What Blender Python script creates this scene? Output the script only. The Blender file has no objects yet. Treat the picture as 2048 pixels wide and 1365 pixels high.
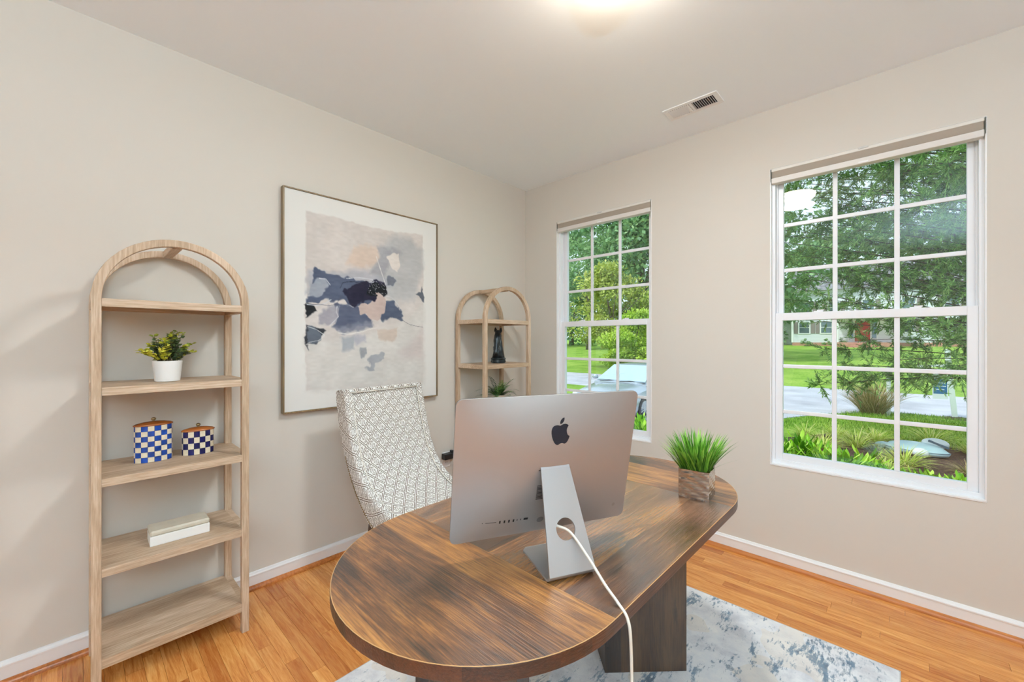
import bpy, bmesh, math, random
import numpy as np
from mathutils import Vector, Matrix
C = bpy.context.scene.collection
S = bpy.context.scene
PI = math.pi

# ------------------------------------------------------------------ camera, world, sun, exposure
cam = bpy.data.cameras.new('camera'); co = bpy.data.objects.new('camera', cam); C.objects.link(co)
cam.sensor_width = 36.0; cam.lens = 822.0/2048.0*36.0
cam.clip_start = 0.05; cam.clip_end = 400
CAMP = Vector((2.5425, -2.880, 1.337))
co.location = CAMP; co.rotation_euler = (PI/2, 0, math.atan2(.686, .7276))
S.camera = co
S.view_settings.view_transform = 'Standard'; S.view_settings.look = 'None'
S.view_settings.gamma = 1.0; S.view_settings.use_curve_mapping = False
S.view_settings.exposure = 0.07
S.cycles.max_bounces = 10; S.cycles.diffuse_bounces = 6; S.cycles.glossy_bounces = 4
S.cycles.transparent_max_bounces = 16; S.cycles.caustics_reflective = False; S.cycles.caustics_refractive = False
S.cycles.sample_clamp_indirect = 6.0

LAMP_POWER = 50.0          # emission of the ceiling lamp's glass dome
LAMP_WATT = 21.0           # light it throws down
HALL_POWER = 26.0
HALL_WATT = 18.0
FILL_WATT = 212.0  # added uplighter behind the camera, ceiling bounce fill
SKY = 1.55
w = bpy.data.worlds.new('overcast_sky'); S.world = w; w.use_nodes = True
wn = w.node_tree; wn.nodes.clear()
wo = wn.nodes.new('ShaderNodeOutputWorld'); wb = wn.nodes.new('ShaderNodeBackground')
wt = wn.nodes.new('ShaderNodeTexCoord'); wsx = wn.nodes.new('ShaderNodeSeparateXYZ'); wr = wn.nodes.new('ShaderNodeValToRGB')
wr.color_ramp.elements[0].position = 0.0; wr.color_ramp.elements[0].color = (.80, .88, .97, 1)
wr.color_ramp.elements[1].position = 0.7; wr.color_ramp.elements[1].color = (.62, .77, .98, 1)
wn.links.new(wt.outputs['Generated'], wsx.inputs[0]); wn.links.new(wsx.outputs[2], wr.inputs[0])
wn.links.new(wr.outputs[0], wb.inputs[0]); wb.inputs[1].default_value = SKY; wn.links.new(wb.outputs[0], wo.inputs[0])
sl = bpy.data.lights.new('sun', 'SUN'); sl.energy = 3.0; sl.angle = math.radians(6); sl.color = (1, .97, .9)
so = bpy.data.objects.new('sun', sl); C.objects.link(so); so.location = (0, 0, 20)
so.rotation_euler = Vector((-.35, -.62, .95)).to_track_quat('Z', 'Y').to_euler()

# ------------------------------------------------------------------ helpers: materials
def lin(c):
    return tuple(((x/255.)/12.92 if x/255. <= .04045 else ((x/255.+.055)/1.055)**2.4) for x in c)
def L4(c): return lin(c)+(1.,)

class Mt:
    def __init__(s, name, color=(200, 200, 200), rough=.5, metal=0, spec=.5):
        s.m = bpy.data.materials.new(name); s.m.use_nodes = True
        s.t = s.m.node_tree; s.b = s.t.nodes['Principled BSDF']; s.out = s.t.nodes['Material Output']
        s.b.inputs['Base Color'].default_value = L4(color); s.b.inputs['Roughness'].default_value = rough
        s.b.inputs['Metallic'].default_value = metal; s.b.inputs['Specular IOR Level'].default_value = spec
    def put(s, inp, v):
        if isinstance(v, bpy.types.NodeSocket): s.t.links.new(v, inp)
        elif v is not None: inp.default_value = v
    def n(s, typ, ins=None, out=0, **props):
        nd = s.t.nodes.new('ShaderNode'+typ)
        for k, v in props.items(): setattr(nd, k, v)
        for k, v in (ins or {}).items(): s.put(nd.inputs[k], v)
        return nd.outputs[out]
    def ma(s, op, a, b=0., c=0., clamp=False):
        nd = s.t.nodes.new('ShaderNodeMath'); nd.operation = op; nd.use_clamp = clamp
        s.put(nd.inputs[0], a); s.put(nd.inputs[1], b); s.put(nd.inputs[2], c); return nd.outputs[0]
    def mix(s, f, a, b, mode='MIX'):
        nd = s.t.nodes.new('ShaderNodeMix'); nd.data_type = 'RGBA'; nd.blend_type = mode
        s.put(nd.inputs[0], f); s.put(nd.inputs[6], a); s.put(nd.inputs[7], b); return nd.outputs[2]
    def ramp(s, f, stops, interp='LINEAR'):
        nd = s.t.nodes.new('ShaderNodeValToRGB'); r = nd.color_ramp; r.interpolation = interp
        while len(r.elements) < len(stops): r.elements.new(.5)
        for e, (p, c) in zip(r.elements, stops): e.position = p; e.color = L4(c)
        s.put(nd.inputs[0], f); return nd.outputs[0]
    def coord(s, kind='Object'):
        if kind == 'Position': return s.n('NewGeometry', out=0)
        nd = s.t.nodes.new('ShaderNodeTexCoord'); return nd.outputs[kind]
    def scaled(s, v, sc, rot=(0, 0, 0), loc=(0, 0, 0)):
        nd = s.t.nodes.new('ShaderNodeMapping'); s.put(nd.inputs[0], v)
        nd.inputs['Scale'].default_value = sc; nd.inputs['Rotation'].default_value = rot; nd.inputs['Location'].default_value = loc
        return nd.outputs[0]
    def noise(s, v, scale, detail=3, rough=.5, dist=0., out=0):
        return s.n('TexNoise', {'Vector': v, 'Scale': scale, 'Detail': detail, 'Roughness': rough, 'Distortion': dist}, out)
    def color(s, v): s.put(s.b.inputs['Base Color'], v); return s
    def bump(s, h, strength=.2, dist=.01):
        o = s.n('Bump', {'Height': h, 'Strength': strength, 'Distance': dist}); s.put(s.b.inputs['Normal'], o); return s
    def rand(s): return s.n('ObjectInfo', out=5)

def flat(name, color, rough=.5, metal=0, spec=.5, var=0.0, scale=20):
    m = Mt(name, color, rough, metal, spec)
    if var:
        n = m.noise(m.coord(), scale, 4)
        a = tuple(max(0, c*(1-var)) for c in color); b = tuple(min(255, c*(1+var)) for c in color)
        m.color(m.ramp(n, [(.3, a), (.7, b)]))
    return m.m

def wood(name, axis, cols, rough=.45, fine=140., big=6., bump=.15, coord='Object', streak=.5, knots=False):
    """streaky wood, grain along axis; cols = dark, mid, light"""
    m = Mt(name, cols[1], rough)
    st = [1, 1, 1]; st[axis] = .06
    v = m.coord(coord)
    r = m.rand(); off = m.n('CombineXYZ', {0: m.ma('MULTIPLY', r, 31.), 1: m.ma('MULTIPLY', r, 17.), 2: m.ma('MULTIPLY', r, 11.)})
    v = m.n('VectorMath', {0: v, 1: off}, operation='ADD')
    a = m.noise(m.scaled(v, st), big, 4, .55, .6)
    b = m.noise(m.scaled(v, st), fine, 3, .6)
    f = m.ma('ADD', m.ma('MULTIPLY', a, 1-streak), m.ma('MULTIPLY', b, streak))
    col = m.ramp(f, [(.36, cols[0]), (.5, cols[1]), (.64, cols[2])])
    m.color(col); m.bump(b, bump, .002)
    return m

WALLC = (213, 206, 196)
def wallmat(name, c):
    m = Mt(name, c, .75, spec=.25)
    m.bump(m.noise(m.coord('Position'), 260, 2), .04, .002); return m.m
M_wall = wallmat('wall_paint', WALLC)
M_ceil = wallmat('ceiling_paint', (245, 251, 255))
M_white = flat('white_trim', (240, 240, 240), .35)
M_vinyl = flat('white_vinyl', (238, 239, 242), .3)
def bleached(ax):
    m = wood('bleached_wood_%d' % ax, ax, [(160, 132, 104), (188, 160, 132), (214, 190, 166)], .55, 170, 9, .2)
    return m.m
M_bl = [bleached(0), bleached(1), bleached(2)]

# rustic desk wood
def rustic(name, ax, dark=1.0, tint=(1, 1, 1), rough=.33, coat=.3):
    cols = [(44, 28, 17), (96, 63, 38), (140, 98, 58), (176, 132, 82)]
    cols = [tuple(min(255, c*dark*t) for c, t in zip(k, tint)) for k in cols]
    m = Mt(name, cols[1], rough)
    v = m.coord('Object')
    def sc(k): return [k if i == ax else 1 for i in range(3)]
    a = m.noise(m.scaled(v, sc(.16)), 11, 6, .68, 1.4)          # figure
    b = m.noise(m.scaled(v, sc(.03)), 230, 3, .65)             # pores
    blot = m.noise(m.scaled(v, sc(.45), loc=(3, 1, 2)), 5.5, 4, .6, .8)
    sx = m.n('SeparateXYZ', {0: v}, out=(1-ax if ax < 2 else 0))
    band = m.ma('FLOOR', m.ma('DIVIDE', sx, .127))
    wn_ = m.n('TexWhiteNoise', {'W': m.ma('ADD', band, 3.3)}, noise_dimensions='1D')
    f = m.ma('ADD', m.ma('ADD', m.ma('MULTIPLY', a, .38), m.ma('MULTIPLY', b, .22)), m.ma('ADD', m.ma('MULTIPLY', wn_, .10), m.ma('MULTIPLY', blot, .30)))
    col = m.ramp(f, [(.40, cols[0]), (.475, cols[1]), (.54, cols[2]), (.62, cols[3])])
    # knots and weathered cracks
    kn = m.n('TexVoronoi', {'Vector': m.scaled(v, sc(.45)), 'Scale': 4.2, 'Randomness': 1.})
    kf = m.n('MapRange', {'Value': m.ma('ADD', kn, m.ma('MULTIPLY', a, .12)), 'From Min': .10, 'From Max': .17, 'To Min': .75, 'To Max': 0.})
    crk = m.noise(m.scaled(v, sc(.06)), 55, 4, .75); cf = m.n('MapRange', {'Value': m.ma('MULTIPLY', crk, m.ma('ADD', blot, .45)), 'From Min': .60, 'From Max': .68, 'To Min': 0., 'To Max': .6})
    col = m.mix(m.ma('MAXIMUM', kf, cf), col, L4(tuple(c*.75 for c in cols[0])))
    m.color(col); m.bump(b, .8, .0016); m.t.links.new(m.b.inputs['Normal'].links[0].from_socket, m.b.inputs['Coat Normal'])
    m.b.inputs['Coat Weight'].default_value = coat; m.b.inputs['Coat Roughness'].default_value = .26; m.b.inputs['Coat IOR'].default_value = 2.0
    return m.m
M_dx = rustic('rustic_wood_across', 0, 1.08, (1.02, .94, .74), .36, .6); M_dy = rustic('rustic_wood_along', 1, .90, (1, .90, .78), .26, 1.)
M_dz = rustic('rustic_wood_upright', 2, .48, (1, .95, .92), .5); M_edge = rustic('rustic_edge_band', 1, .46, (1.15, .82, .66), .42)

# floor planks
mm = Mt('oak_plank', (190, 120, 60), .27)
v = mm.coord('Position')
r = mm.rand(); off = mm.n('CombineXYZ', {0: mm.ma('MULTIPLY', r, 57.), 1: mm.ma('MULTIPLY', r, 23.), 2: 0.})
v = mm.n('VectorMath', {0: v, 1: off}, operation='ADD')
a = mm.noise(mm.scaled(v, (1.2, 14, 1)), 3.5, 4, .6, 1.2); b = mm.noise(mm.scaled(v, (3, 90, 1)), 8, 2, .5)
f = mm.ma('ADD', mm.ma('MULTIPLY', a, .7), mm.ma('MULTIPLY', b, .3))
c1 = mm.ramp(f, [(.35, (194, 116, 54)), (.5, (222, 150, 80)), (.65, (238, 176, 104))])
tone = mm.ramp(r, [(0, (208, 184, 168)), (.3, (236, 226, 216)), (1, (255, 255, 250))])
mm.color(mm.mix(1., c1, tone, 'MULTIPLY')); mm.bump(b, .05, .001)
M_plank = mm.m
M_sub = flat('dark_joint', (84, 48, 24), .7)
M_qr = wood('stained_shoe_moulding', 0, [(140, 78, 32), (178, 104, 48), (198, 126, 66)], .3, 90).m

# glass
def glassmat(name, tint=(.93, .97, .96, 1)):
    m = Mt(name); t = m.t
    lw = m.n('LayerWeight', {'Blend': .5}, out=1)
    fac = m.ma('ADD', m.ma('MULTIPLY', m.ma('POWER', lw, 5.), .85), .045)
    tr = m.n('BsdfTransparent', {'Color': tint}); gl = m.n('BsdfGlossy', {'Roughness': .0})
    mx = m.n('MixShader', {0: fac, 1: tr, 2: gl}); t.links.new(mx, m.out.inputs[0]); return m.m
M_glass = glassmat('window_glass')

M_alu = Mt('brushed_aluminium', (184, 180, 178), .42, .72)
M_alu.bump(M_alu.noise(M_alu.scaled(M_alu.coord(), (1, 1, 40)), 60, 2), .02, .001); M_alu = M_alu.m
M_black = flat('black_plastic', (24, 24, 26), .3)
M_dark = flat('dark_slot', (22, 20, 20), .6)
M_cord = flat('white_cord', (226, 218, 203), .45)
M_brass = flat('aged_brass', (150, 128, 88), .3, .9)

# ------------------------------------------------------------------ helpers: meshes
class MB:
    def __init__(s): s.v = []; s.f = []; s.mi = []; s.uv = {}
    def add(s, vs, fs, mi=0, M=None):
        o = len(s.v)
        for p in vs:
            s.v.append(tuple(M @ Vector(p)) if M is not None else tuple(p))
        for f in fs: s.f.append(tuple(i+o for i in f)); s.mi.append(mi)
        return s
    def box(s, lo, hi, mi=0, M=None):
        x0, y0, z0 = lo; x1, y1, z1 = hi
        return s.add([(x0, y0, z0), (x1, y0, z0), (x1, y1, z0), (x0, y1, z0), (x0, y0, z1), (x1, y0, z1), (x1, y1, z1), (x0, y1, z1)],
                     [(3, 2, 1, 0), (4, 5, 6, 7), (0, 1, 5, 4), (1, 2, 6, 5), (2, 3, 7, 6), (3, 0, 4, 7)], mi, M)
    def prism(s, poly, a, b, plane='xy', mi=0, M=None):
        n = len(poly)
        def P(p, h): return {'xy': (p[0], p[1], h), 'xz': (p[0], h, p[1]), 'yz': (h, p[0], p[1])}[plane]
        vs = [P(p, a) for p in poly]+[P(p, b) for p in poly]
        fs = [tuple(range(n))[::-1], tuple(range(n, 2*n))]+[(i, (i+1) % n, n+(i+1) % n, n+i) for i in range(n)]
        return s.add(vs, fs, mi, M)
    def lathe(s, prof, n=24, sx=1., sy=1., mi=0, M=None, cap=True, e=1.0):
        vs = []; fs = []
        for (r, z) in prof:
            for i in range(n):
                a = 2*PI*i/n; c_, s_ = math.cos(a), math.sin(a)
                vs.append((r*sx*math.copysign(abs(c_)**e, c_), r*sy*math.copysign(abs(s_)**e, s_), z))
        for k in range(len(prof)-1):
            for i in range(n):
                j = (i+1) % n; fs.append((k*n+i, k*n+j, (k+1)*n+j, (k+1)*n+i))
        if cap:
            if prof[0][0] > 1e-5: fs.append(tuple(range(n))[::-1])
            if prof[-1][0] > 1e-5: fs.append(tuple((len(prof)-1)*n+i for i in range(n)))
        return s.add(vs, fs, mi, M)
    def tube(s, pts, r, n=8, mi=0, M=None, cap=True):
        pts = [Vector(p) for p in pts]; rs = r if isinstance(r, (list, tuple)) else [r]*len(pts)
        vs = []; fs = []; up = None
        for i, p in enumerate(pts):
            d = (pts[min(i+1, len(pts)-1)]-pts[max(i-1, 0)]).normalized()
            if up is None: up = Vector((0, 0, 1)) if abs(d.z) < .9 else Vector((1, 0, 0))
            x = d.cross(up).normalized(); y = x.cross(d).normalized(); up = y
            for k in range(n):
                a = 2*PI*k/n; vs.append(tuple(p+x*math.cos(a)*rs[i]+y*math.sin(a)*rs[i]))
        for i in range(len(pts)-1):
            for k in range(n):
                j = (k+1) % n; fs.append((i*n+k, i*n+j, (i+1)*n+j, (i+1)*n+k))
        if cap: fs.append(tuple(range(n))[::-1]); fs.append(tuple((len(pts)-1)*n+k for k in range(n)))
        return s.add(vs, fs, mi, M)
    def sweep(s, path, sect, mi=0, closed=False):
        """path: list of (p, normal, binormal); sect: list of (a,b)"""
        n = len(sect); vs = []; fs = []
        for p, nn, bb in path:
            for a, b in sect: vs.append(tuple(Vector(p)+Vector(nn)*a+Vector(bb)*b))
        m = len(path)
        for i in range(m if closed else m-1):
            k = (i+1) % m
            for j in range(n): fs.append((i*n+j, i*n+(j+1) % n, k*n+(j+1) % n, k*n+j))
        if not closed: fs.append(tuple(range(n))[::-1]); fs.append(tuple((m-1)*n+j for j in range(n)))
        return s.add(vs, fs, mi)
    def ball(s, c, r, nu=10, nv=6, mi=0, M=None):
        prof = [(max(1e-6, r[0]*math.sin(PI*k/nv)), -math.cos(PI*k/nv)*r[2]) for k in range(nv+1)]
        T = Matrix.Translation(c); T = (M @ T) if M is not None else T
        return s.lathe(prof, nu, 1, r[1]/r[0], mi, T, cap=False)
    def build(s, name, mats, parent=None, smooth=False, bevel=0, seg=2, sub=0, sharp=None, solid=0, uv=None, fixn=True):
        me = bpy.data.meshes.new(name); me.from_pydata(s.v, [], s.f)
        for m in (mats if isinstance(mats, (list, tuple)) else [mats]): me.materials.append(m)
        me.polygons.foreach_set('material_index', s.mi)
        if fixn:
            bm = bmesh.new(); bm.from_mesh(me); bmesh.ops.recalc_face_normals(bm, faces=bm.faces[:]); bm.to_mesh(me); bm.free()
        if uv is not None:
            l = me.uv_layers.new(name='UVMap')
            for lp in me.loops: l.data[lp.index].uv = uv(me.vertices[lp.vertex_index].co)
        if smooth: me.polygons.foreach_set('use_smooth', [True]*len(me.polygons))
        me.update()
        o = bpy.data.objects.new(name, me); C.objects.link(o)
        if parent is not None: o.parent = parent
        if solid:
            md = o.modifiers.new('solid', 'SOLIDIFY'); md.thickness = solid; md.offset = 0
        if bevel:
            md = o.modifiers.new('bevel', 'BEVEL'); md.width = bevel; md.segments = seg; md.limit_method = 'ANGLE'; md.angle_limit = math.radians(40)
            md.harden_normals = False
        if sub:
            md = o.modifiers.new('sub', 'SUBSURF'); md.levels = sub; md.render_levels = sub
        if smooth and sharp is not None:
            for p in me.polygons: pass
            try: me.set_sharp_from_angle(angle=math.radians(sharp))
            except Exception: pass
        return o

def tag(o, label=None, cat=None, group=None, kind=None):
    if label: o['label'] = label
    if cat: o['category'] = cat
    if group: o['group'] = group
    if kind: o['kind'] = kind
    return o
def empty(name, loc=(0, 0, 0), rz=0, **k):
    o = bpy.data.objects.new(name, None); C.objects.link(o); o.empty_display_size = .1
    o.location = loc; o.rotation_euler = (0, 0, rz); return tag(o, **k)
def copy_tree(o, parent=None):
    c = o.copy(); C.objects.link(c)
    if parent is not None: c.parent = parent
    for ch in list(o.children): copy_tree(ch, c)
    return c
def B(lo, hi, name, mat, parent=None, bevel=.002, **k):
    return MB().box(lo, hi).build(name, mat, parent, bevel=bevel, **k)

# ------------------------------------------------------------------ room shell
CEIL = 2.737; XR = 4.4; YN = -6.8; TH = .14
WIN = [(.362, 1.226), (1.972, 2.836)]; WZ0, WZ1 = .590, 2.375
st = dict(kind='structure')
tag(B((-.15, YN, 0), (0, TH, CEIL), 'wall_left', M_wall, bevel=0), **st)
wb_ = MB()
xs = [0]+[x for p in WIN for x in p]+[XR]
wb_.box((0, 0, 0), (XR, TH, WZ0)); wb_.box((0, 0, WZ1), (XR, TH, CEIL))
for i in range(0, len(xs)-1, 2): wb_.box((xs[i], 0, WZ0), (xs[i+1], TH, WZ1))
tag(wb_.build('wall_back', M_wall), **st)
tag(B((XR, YN, 0), (XR+.15, TH, CEIL), 'wall_right', M_wall, bevel=0), **st)
tag(B((-.15, YN-.15, 0), (XR+.15, YN, CEIL), 'wall_front', M_wall, bevel=0), **st)
tag(B((-.15, YN-.15, CEIL), (XR+.15, TH, CEIL+.2), 'ceiling', M_ceil, bevel=0), **st)
floor = tag(B((-.15, YN-.15, -.25), (XR+.15, TH, -.006), 'floor', M_sub, bevel=0), **st)
# planks: 57 mm strips running along the window wall
random.seed(5)
PW = .0572
unit = bpy.data.meshes.new('plank'); tmp = MB().box((0, 0, 0), (1, 1, 1)); unit.from_pydata(tmp.v, [], tmp.f)
unit.materials.append(M_plank)
near = []; far = MB()
k = 0; y = 0.0
while y > YN:
    x = 0.0-random.random()*.5
    while x < XR:
        ln = random.choice([.35, .5, .62, .75, .9, 1.05, 1.2])*random.uniform(.9, 1.1)
        x0 = max(0, x); x1 = min(XR, x+ln)
        if x1-x0 > .02:
            # nearest point of plank to the view
            if y > -3.05 and (x0 < 1.75 or y > -1.35) and x0 < 3.5: near.append((x0, x1, y))
            else: far.box((x0+.0004, y-PW+.0004, -.006), (x1-.0004, y-.0004, 0))
        x += ln
    y -= PW
near = sorted(near, key=lambda q: -(q[1]-q[0]))
for x0, x1, y in near[300:]: far.box((x0+.0004, y-PW+.0004, -.006), (x1-.0004, y-.0004, 0))
for x0, x1, y in near[:300]:
    o = bpy.data.objects.new('plank', unit); C.objects.link(o); o.parent = floor
    o.location = (x0+.0005, y-PW+.0005, -.006); o.scale = (x1-x0-.001, PW-.001, .006)
far.build('plank', M_plank, floor, fixn=False)['kind'] = 'stuff'

# baseboards with cap bead and brown shoe moulding
prof = [(0, .012), (.012, .012), (.012, .068), (.015, .070), (.015, .076), (.010, .080), (.006, .088), (0, .090)]
shoe = [(0, 0)]+[(.02*math.cos(a), .022*math.sin(a)) for a in [i*PI/12 for i in range(7)]]
def base(name, side):
    bb = MB(); q = MB()
    if side == 'left': bb.prism(prof, YN, 0, 'xz'); q.prism([(a+.012, b) for a, b in shoe], YN, 0, 'xz')
    else: bb.prism([(-a, b) for a, b in prof], 0, XR, 'yz'); q.prism([(-a-.012, b) for a, b in shoe], 0, XR, 'yz')
    o = tag(bb.build(name, M_white), **st); q.build('shoe_moulding', M_qr, o)
base('baseboard_left', 'left'); base('baseboard_back', 'back')

# ------------------------------------------------------------------ windows
def window(n, x0, x1):
    r = empty('window_%d' % n, (x0, 0, WZ0), kind='structure')
    W = x1-x0; H = WZ1-WZ0
    j = MB()   # white jamb liner + stool
    j.box((0, -.002, .010), (.006, .05, H-.006)); j.box((W-.006, -.002, .010), (W, .05, H-.006)); j.box((0, -.002, H-.006), (W, .05, H))
    j.box((0, -.004, 0), (W, .05, .010)); j.build('jamb', M_white, r, bevel=.001)
    f = MB()   # fixed frame
    f.box((.004, .028, .032), (.022, .125, H-.04)); f.box((W-.022, .028, .032), (W-.004, .125, H-.04))
    f.box((.004, .028, .008), (W-.004, .125, .032)); f.box((.004, .028, H-.04), (W-.004, .125, H-.004))
    f.box((.022, .066, .032), (.030, .074, H-.04)); f.box((W-.030, .066, .032), (W-.022, .074, H-.04))
    f.build('frame', M_vinyl, r, bevel=.0015)
    zm = .893  # meeting rail centre
    xm = (.303, .561)
    for (yy, z0, z1, sl, rb, rt, zs) in ((.040, .032, zm+.022, .036, .036, .044, (.322, .595)), (.078, zm-.022, H-.04, .034, .040, .03, (1.177, 1.452))):
        s = MB(); a, b = .022, W-.022
        s.box((a, yy, z0), (a+sl, yy+.032, z1)); s.box((b-sl, yy, z0), (b, yy+.032, z1))
        s.box((a+sl, yy, z0), (b-sl, yy+.032, z0+rb)); s.box((a+sl, yy, z1-rt), (b-sl, yy+.032, z1))
        so_ = s.build('sash', M_vinyl, r, bevel=.0015)
        gx = [a+sl, xm[0], xm[1], b-sl]; gz = [z0+rb, zs[0], zs[1], z1-rt]; mw = .011
        for x in xm: B((x-mw, yy+.009, gz[0]), (x+mw, yy+.023, gz[3]), 'muntin', M_vinyl, so_, bevel=.003)
        for z in zs: B((gx[0], yy+.010, z-mw), (gx[3], yy+.022, z+mw), 'muntin', M_vinyl, so_, bevel=.003)
        for i in range(3):
            for q in range(3):
                B((gx[i]-.001, yy+.0145, gz[q]-.001), (gx[i+1]+.001, yy+.0175, gz[q+1]+.001), 'pane', M_glass, so_, bevel=0)
    for x in (.23, .63):   # sash locks on the meeting rail
        l = MB(); l.box((x-.022, .045, zm+.022), (x+.022, .070, zm+.028)); l.box((x-.006, .048, zm+.028), (x+.026, .058, zm+.034))
        l.build('sash_lock', M_vinyl, r, bevel=.0015)
    return r
window(1, *WIN[0]); window(2, *WIN[1])
# pleated shades, pulled fully up
M_sh1 = flat('shade_headrail', (226, 222, 214), .5); M_sh2 = flat('shade_fabric', (208, 198, 186), .8); M_sh3 = flat('shade_rail', (224, 218, 212), .5)
M_clip = flat('clear_clip', (205, 203, 200), .3)
def shade(x0, x1, label):
    r = empty('pleated_shade', ((x0+x1)/2, .014, WZ1-.09), label=label, cat='window shade', group='pleated shades rolled up in the windows')
    h = (x1-x0)/2-.008
    B((-h, -.016, .071), (h, .030, .089), 'headrail', M_sh1, r)
    B((-h, -.018, .088), (h, -.0150, .0895), 'rail_lip', M_sh1, r, bevel=0)
    p = MB(); n = 12
    for i in range(n):
        z = .033+i*.0032
        p.prism([(-.012, z), (-.0155, z+.0016), (-.012, z+.0032), (.024, z+.0032), (.027, z+.0016), (.024, z)], -h+.002, h-.002, 'yz')
    p.build('shade_fabric', M_sh2, r)
    B((-h, -.017, 0), (h, .028, .032), 'bottom_rail', M_sh3, r, bevel=.003)
    c = MB(); c.box((-.022, -.021, .080), (.018, -.016, .0895)); c.build('clip', M_clip, r, bevel=.001)
    c = MB(); c.box((-.022, -.0195, .004), (.018, -.0165, .012)); c.build('handle', M_white, r, bevel=.001)
    for s in (-1, 1): B((s*(h+.003)-.0025, -.016, .01), (s*(h+.003)+.0025, .03, .088), 'end_cap', flat('end_cap', (120, 122, 112), .5), r, bevel=0)
shade(*WIN[0], 'rolled-up taupe pleated shade at the top of the window beside the corner')
shade(*WIN[1], 'rolled-up taupe pleated shade at the top of the large right-hand window')

# ------------------------------------------------------------------ ceiling vent, ceiling lamps
v = empty('ceiling_vent', (1.645, -.360, CEIL), label='white louvred metal air vent in the ceiling by the window wall', cat='vent')
f = MB()
hx, hy = .155, .072
f.box((-hx, -hy, -.006), (hx, -hy+.026, 0)); f.box((-hx, hy-.026, -.006), (hx, hy, 0)); f.box((-hx, -hy+.026, -.006), (-hx+.028, hy-.026, 0)); f.box((hx-.028, -hy+.026, -.006), (hx, hy-.026, 0)); f.box((-.008, -hy+.026, -.006), (.008, hy-.026, 0))
f.build('frame', M_white, v, bevel=.002)
B((-hx+.02, -hy+.02, -.0012), (hx-.02, hy-.02, -.0004), 'duct_opening', flat('dark_duct', (52, 46, 44), .8), v, bevel=0)
for k in range(20):
    side = -1 if k < 10 else 1; i = k % 10
    x = (-hx+.034+i*.0118) if side < 0 else (.014+i*.0118)
    M = Matrix.Translation((x, 0, -.0055)) @ Matrix.Rotation(math.radians(-38 if side < 0 else 74), 4, 'Y')
    MB().box((-.0050, -hy+.026, -.0004), (.0050, hy-.026, .0004), M=M).build('slat', M_white, v)
for s in (-1, 1): MB().ball((s*.141, 0, -.006), (.004, .004, .002), 8, 4).build('screw', M_white, v, smooth=True)

def domemat(p):
    m = Mt('lamp_glass_%d' % int(p*10), (255, 245, 230), .3)
    m.b.inputs['Emission Color'].default_value = (1, .87, .70, 1); m.b.inputs['Emission Strength'].default_value = p; return m.m
def ceiling_lamp(x, y, p, label, watt):
    r = empty('ceiling_lamp', (x, y, CEIL), label=label, cat='lamp')
    MB().lathe([(.172, 0), (.178, -.012), (.170, -.028), (.150, -.030)], 40).build('mount', flat('nickel', (190, 186, 178), .3, .9), r, smooth=True, sharp=40)
    MB().lathe([(.158, -.028), (.150, -.055), (.125, -.080), (.085, -.098), (.04, -.107), (.0001, -.109)], 40, cap=False).build('glass_dome', domemat(p), r, smooth=True)
    MB().lathe([(.0001, -.125), (.008, -.120), (.009, -.112), (.006, -.106)], 12, cap=False).build('finial', M_brass, r, smooth=True)
    ld = bpy.data.lights.new('bulb_light', 'AREA'); ld.shape = 'DISK'; ld.size = .30; ld.energy = watt; ld.color = (.70, .87, 1.0)
    lo_ = bpy.data.objects.new('bulb_light', ld); C.objects.link(lo_); lo_.location = (0, 0, -.128); lo_.parent = r
    return r
ceiling_lamp(1.83, -1.58, LAMP_POWER, 'flush round ceiling lamp with lit frosted glass dome', LAMP_WATT)
ceiling_lamp(4.0, -5.4, HALL_POWER, 'flush round ceiling lamp at the far end of the room behind the camera', HALL_WATT)

r = empty('fill_uplighter', (3.9, -3.9, 0), label='added floor uplighter out of view behind the camera, for bounce fill', cat='lamp')  # added out of view to bounce soft fill off the ceiling
MB().lathe([(.14, 0), (.14, .015), (.02, .03)], 28).build('base', M_black, r, smooth=True, sharp=40)
MB().tube([(0, 0, .02), (0, 0, 1.68)], .012, 10).build('pole', M_black, r, smooth=True)
MB().lathe([(.02, 1.66), (.10, 1.70), (.17, 1.78), (.175, 1.79), (.165, 1.785), (.09, 1.71), (.0001, 1.69)], 32, cap=False).build('bowl', flat('white_bowl', (230, 230, 228), .5), r, smooth=True)
ld = bpy.data.lights.new('fill_uplight', 'AREA'); ld.shape = 'DISK'; ld.size = .22; ld.energy = FILL_WATT; ld.color = (.60, .83, 1)
lo_ = bpy.data.objects.new('fill_uplight', ld); C.objects.link(lo_); lo_.location = (0, 0, 1.80); lo_.rotation_euler = (PI, 0, 0); lo_.parent = r

# ------------------------------------------------------------------ wall outlet with black adapter
r = empty('wall_outlet', (0, -.925, .425), label='white double wall outlet low on the left wall behind the desk', cat='outlet')
B((0, -.036, -.058), (.005, .036, .058), 'cover_plate', M_white, r)
for z in (-.02, .02):
    B((.005, -.017, z-.014), (.007, .017, z+.014), 'socket', M_white, r, bevel=.003)
    for y in (-.006, .006): B((.007, y-.001, z-.004), (.0075, y+.001, z+.005), 'slot', M_dark, r, bevel=0)
r = empty('power_adapter', (.0075, -.925, .457), label='black plug-in power adapter in the wall outlet', cat='adapter')
B((0, -.048, -.022), (.046, .030, .022), 'body', M_black, r, bevel=.004)
B((0, .030, -.020), (.030, .050, .036), 'plug', M_black, r, bevel=.003)

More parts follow.
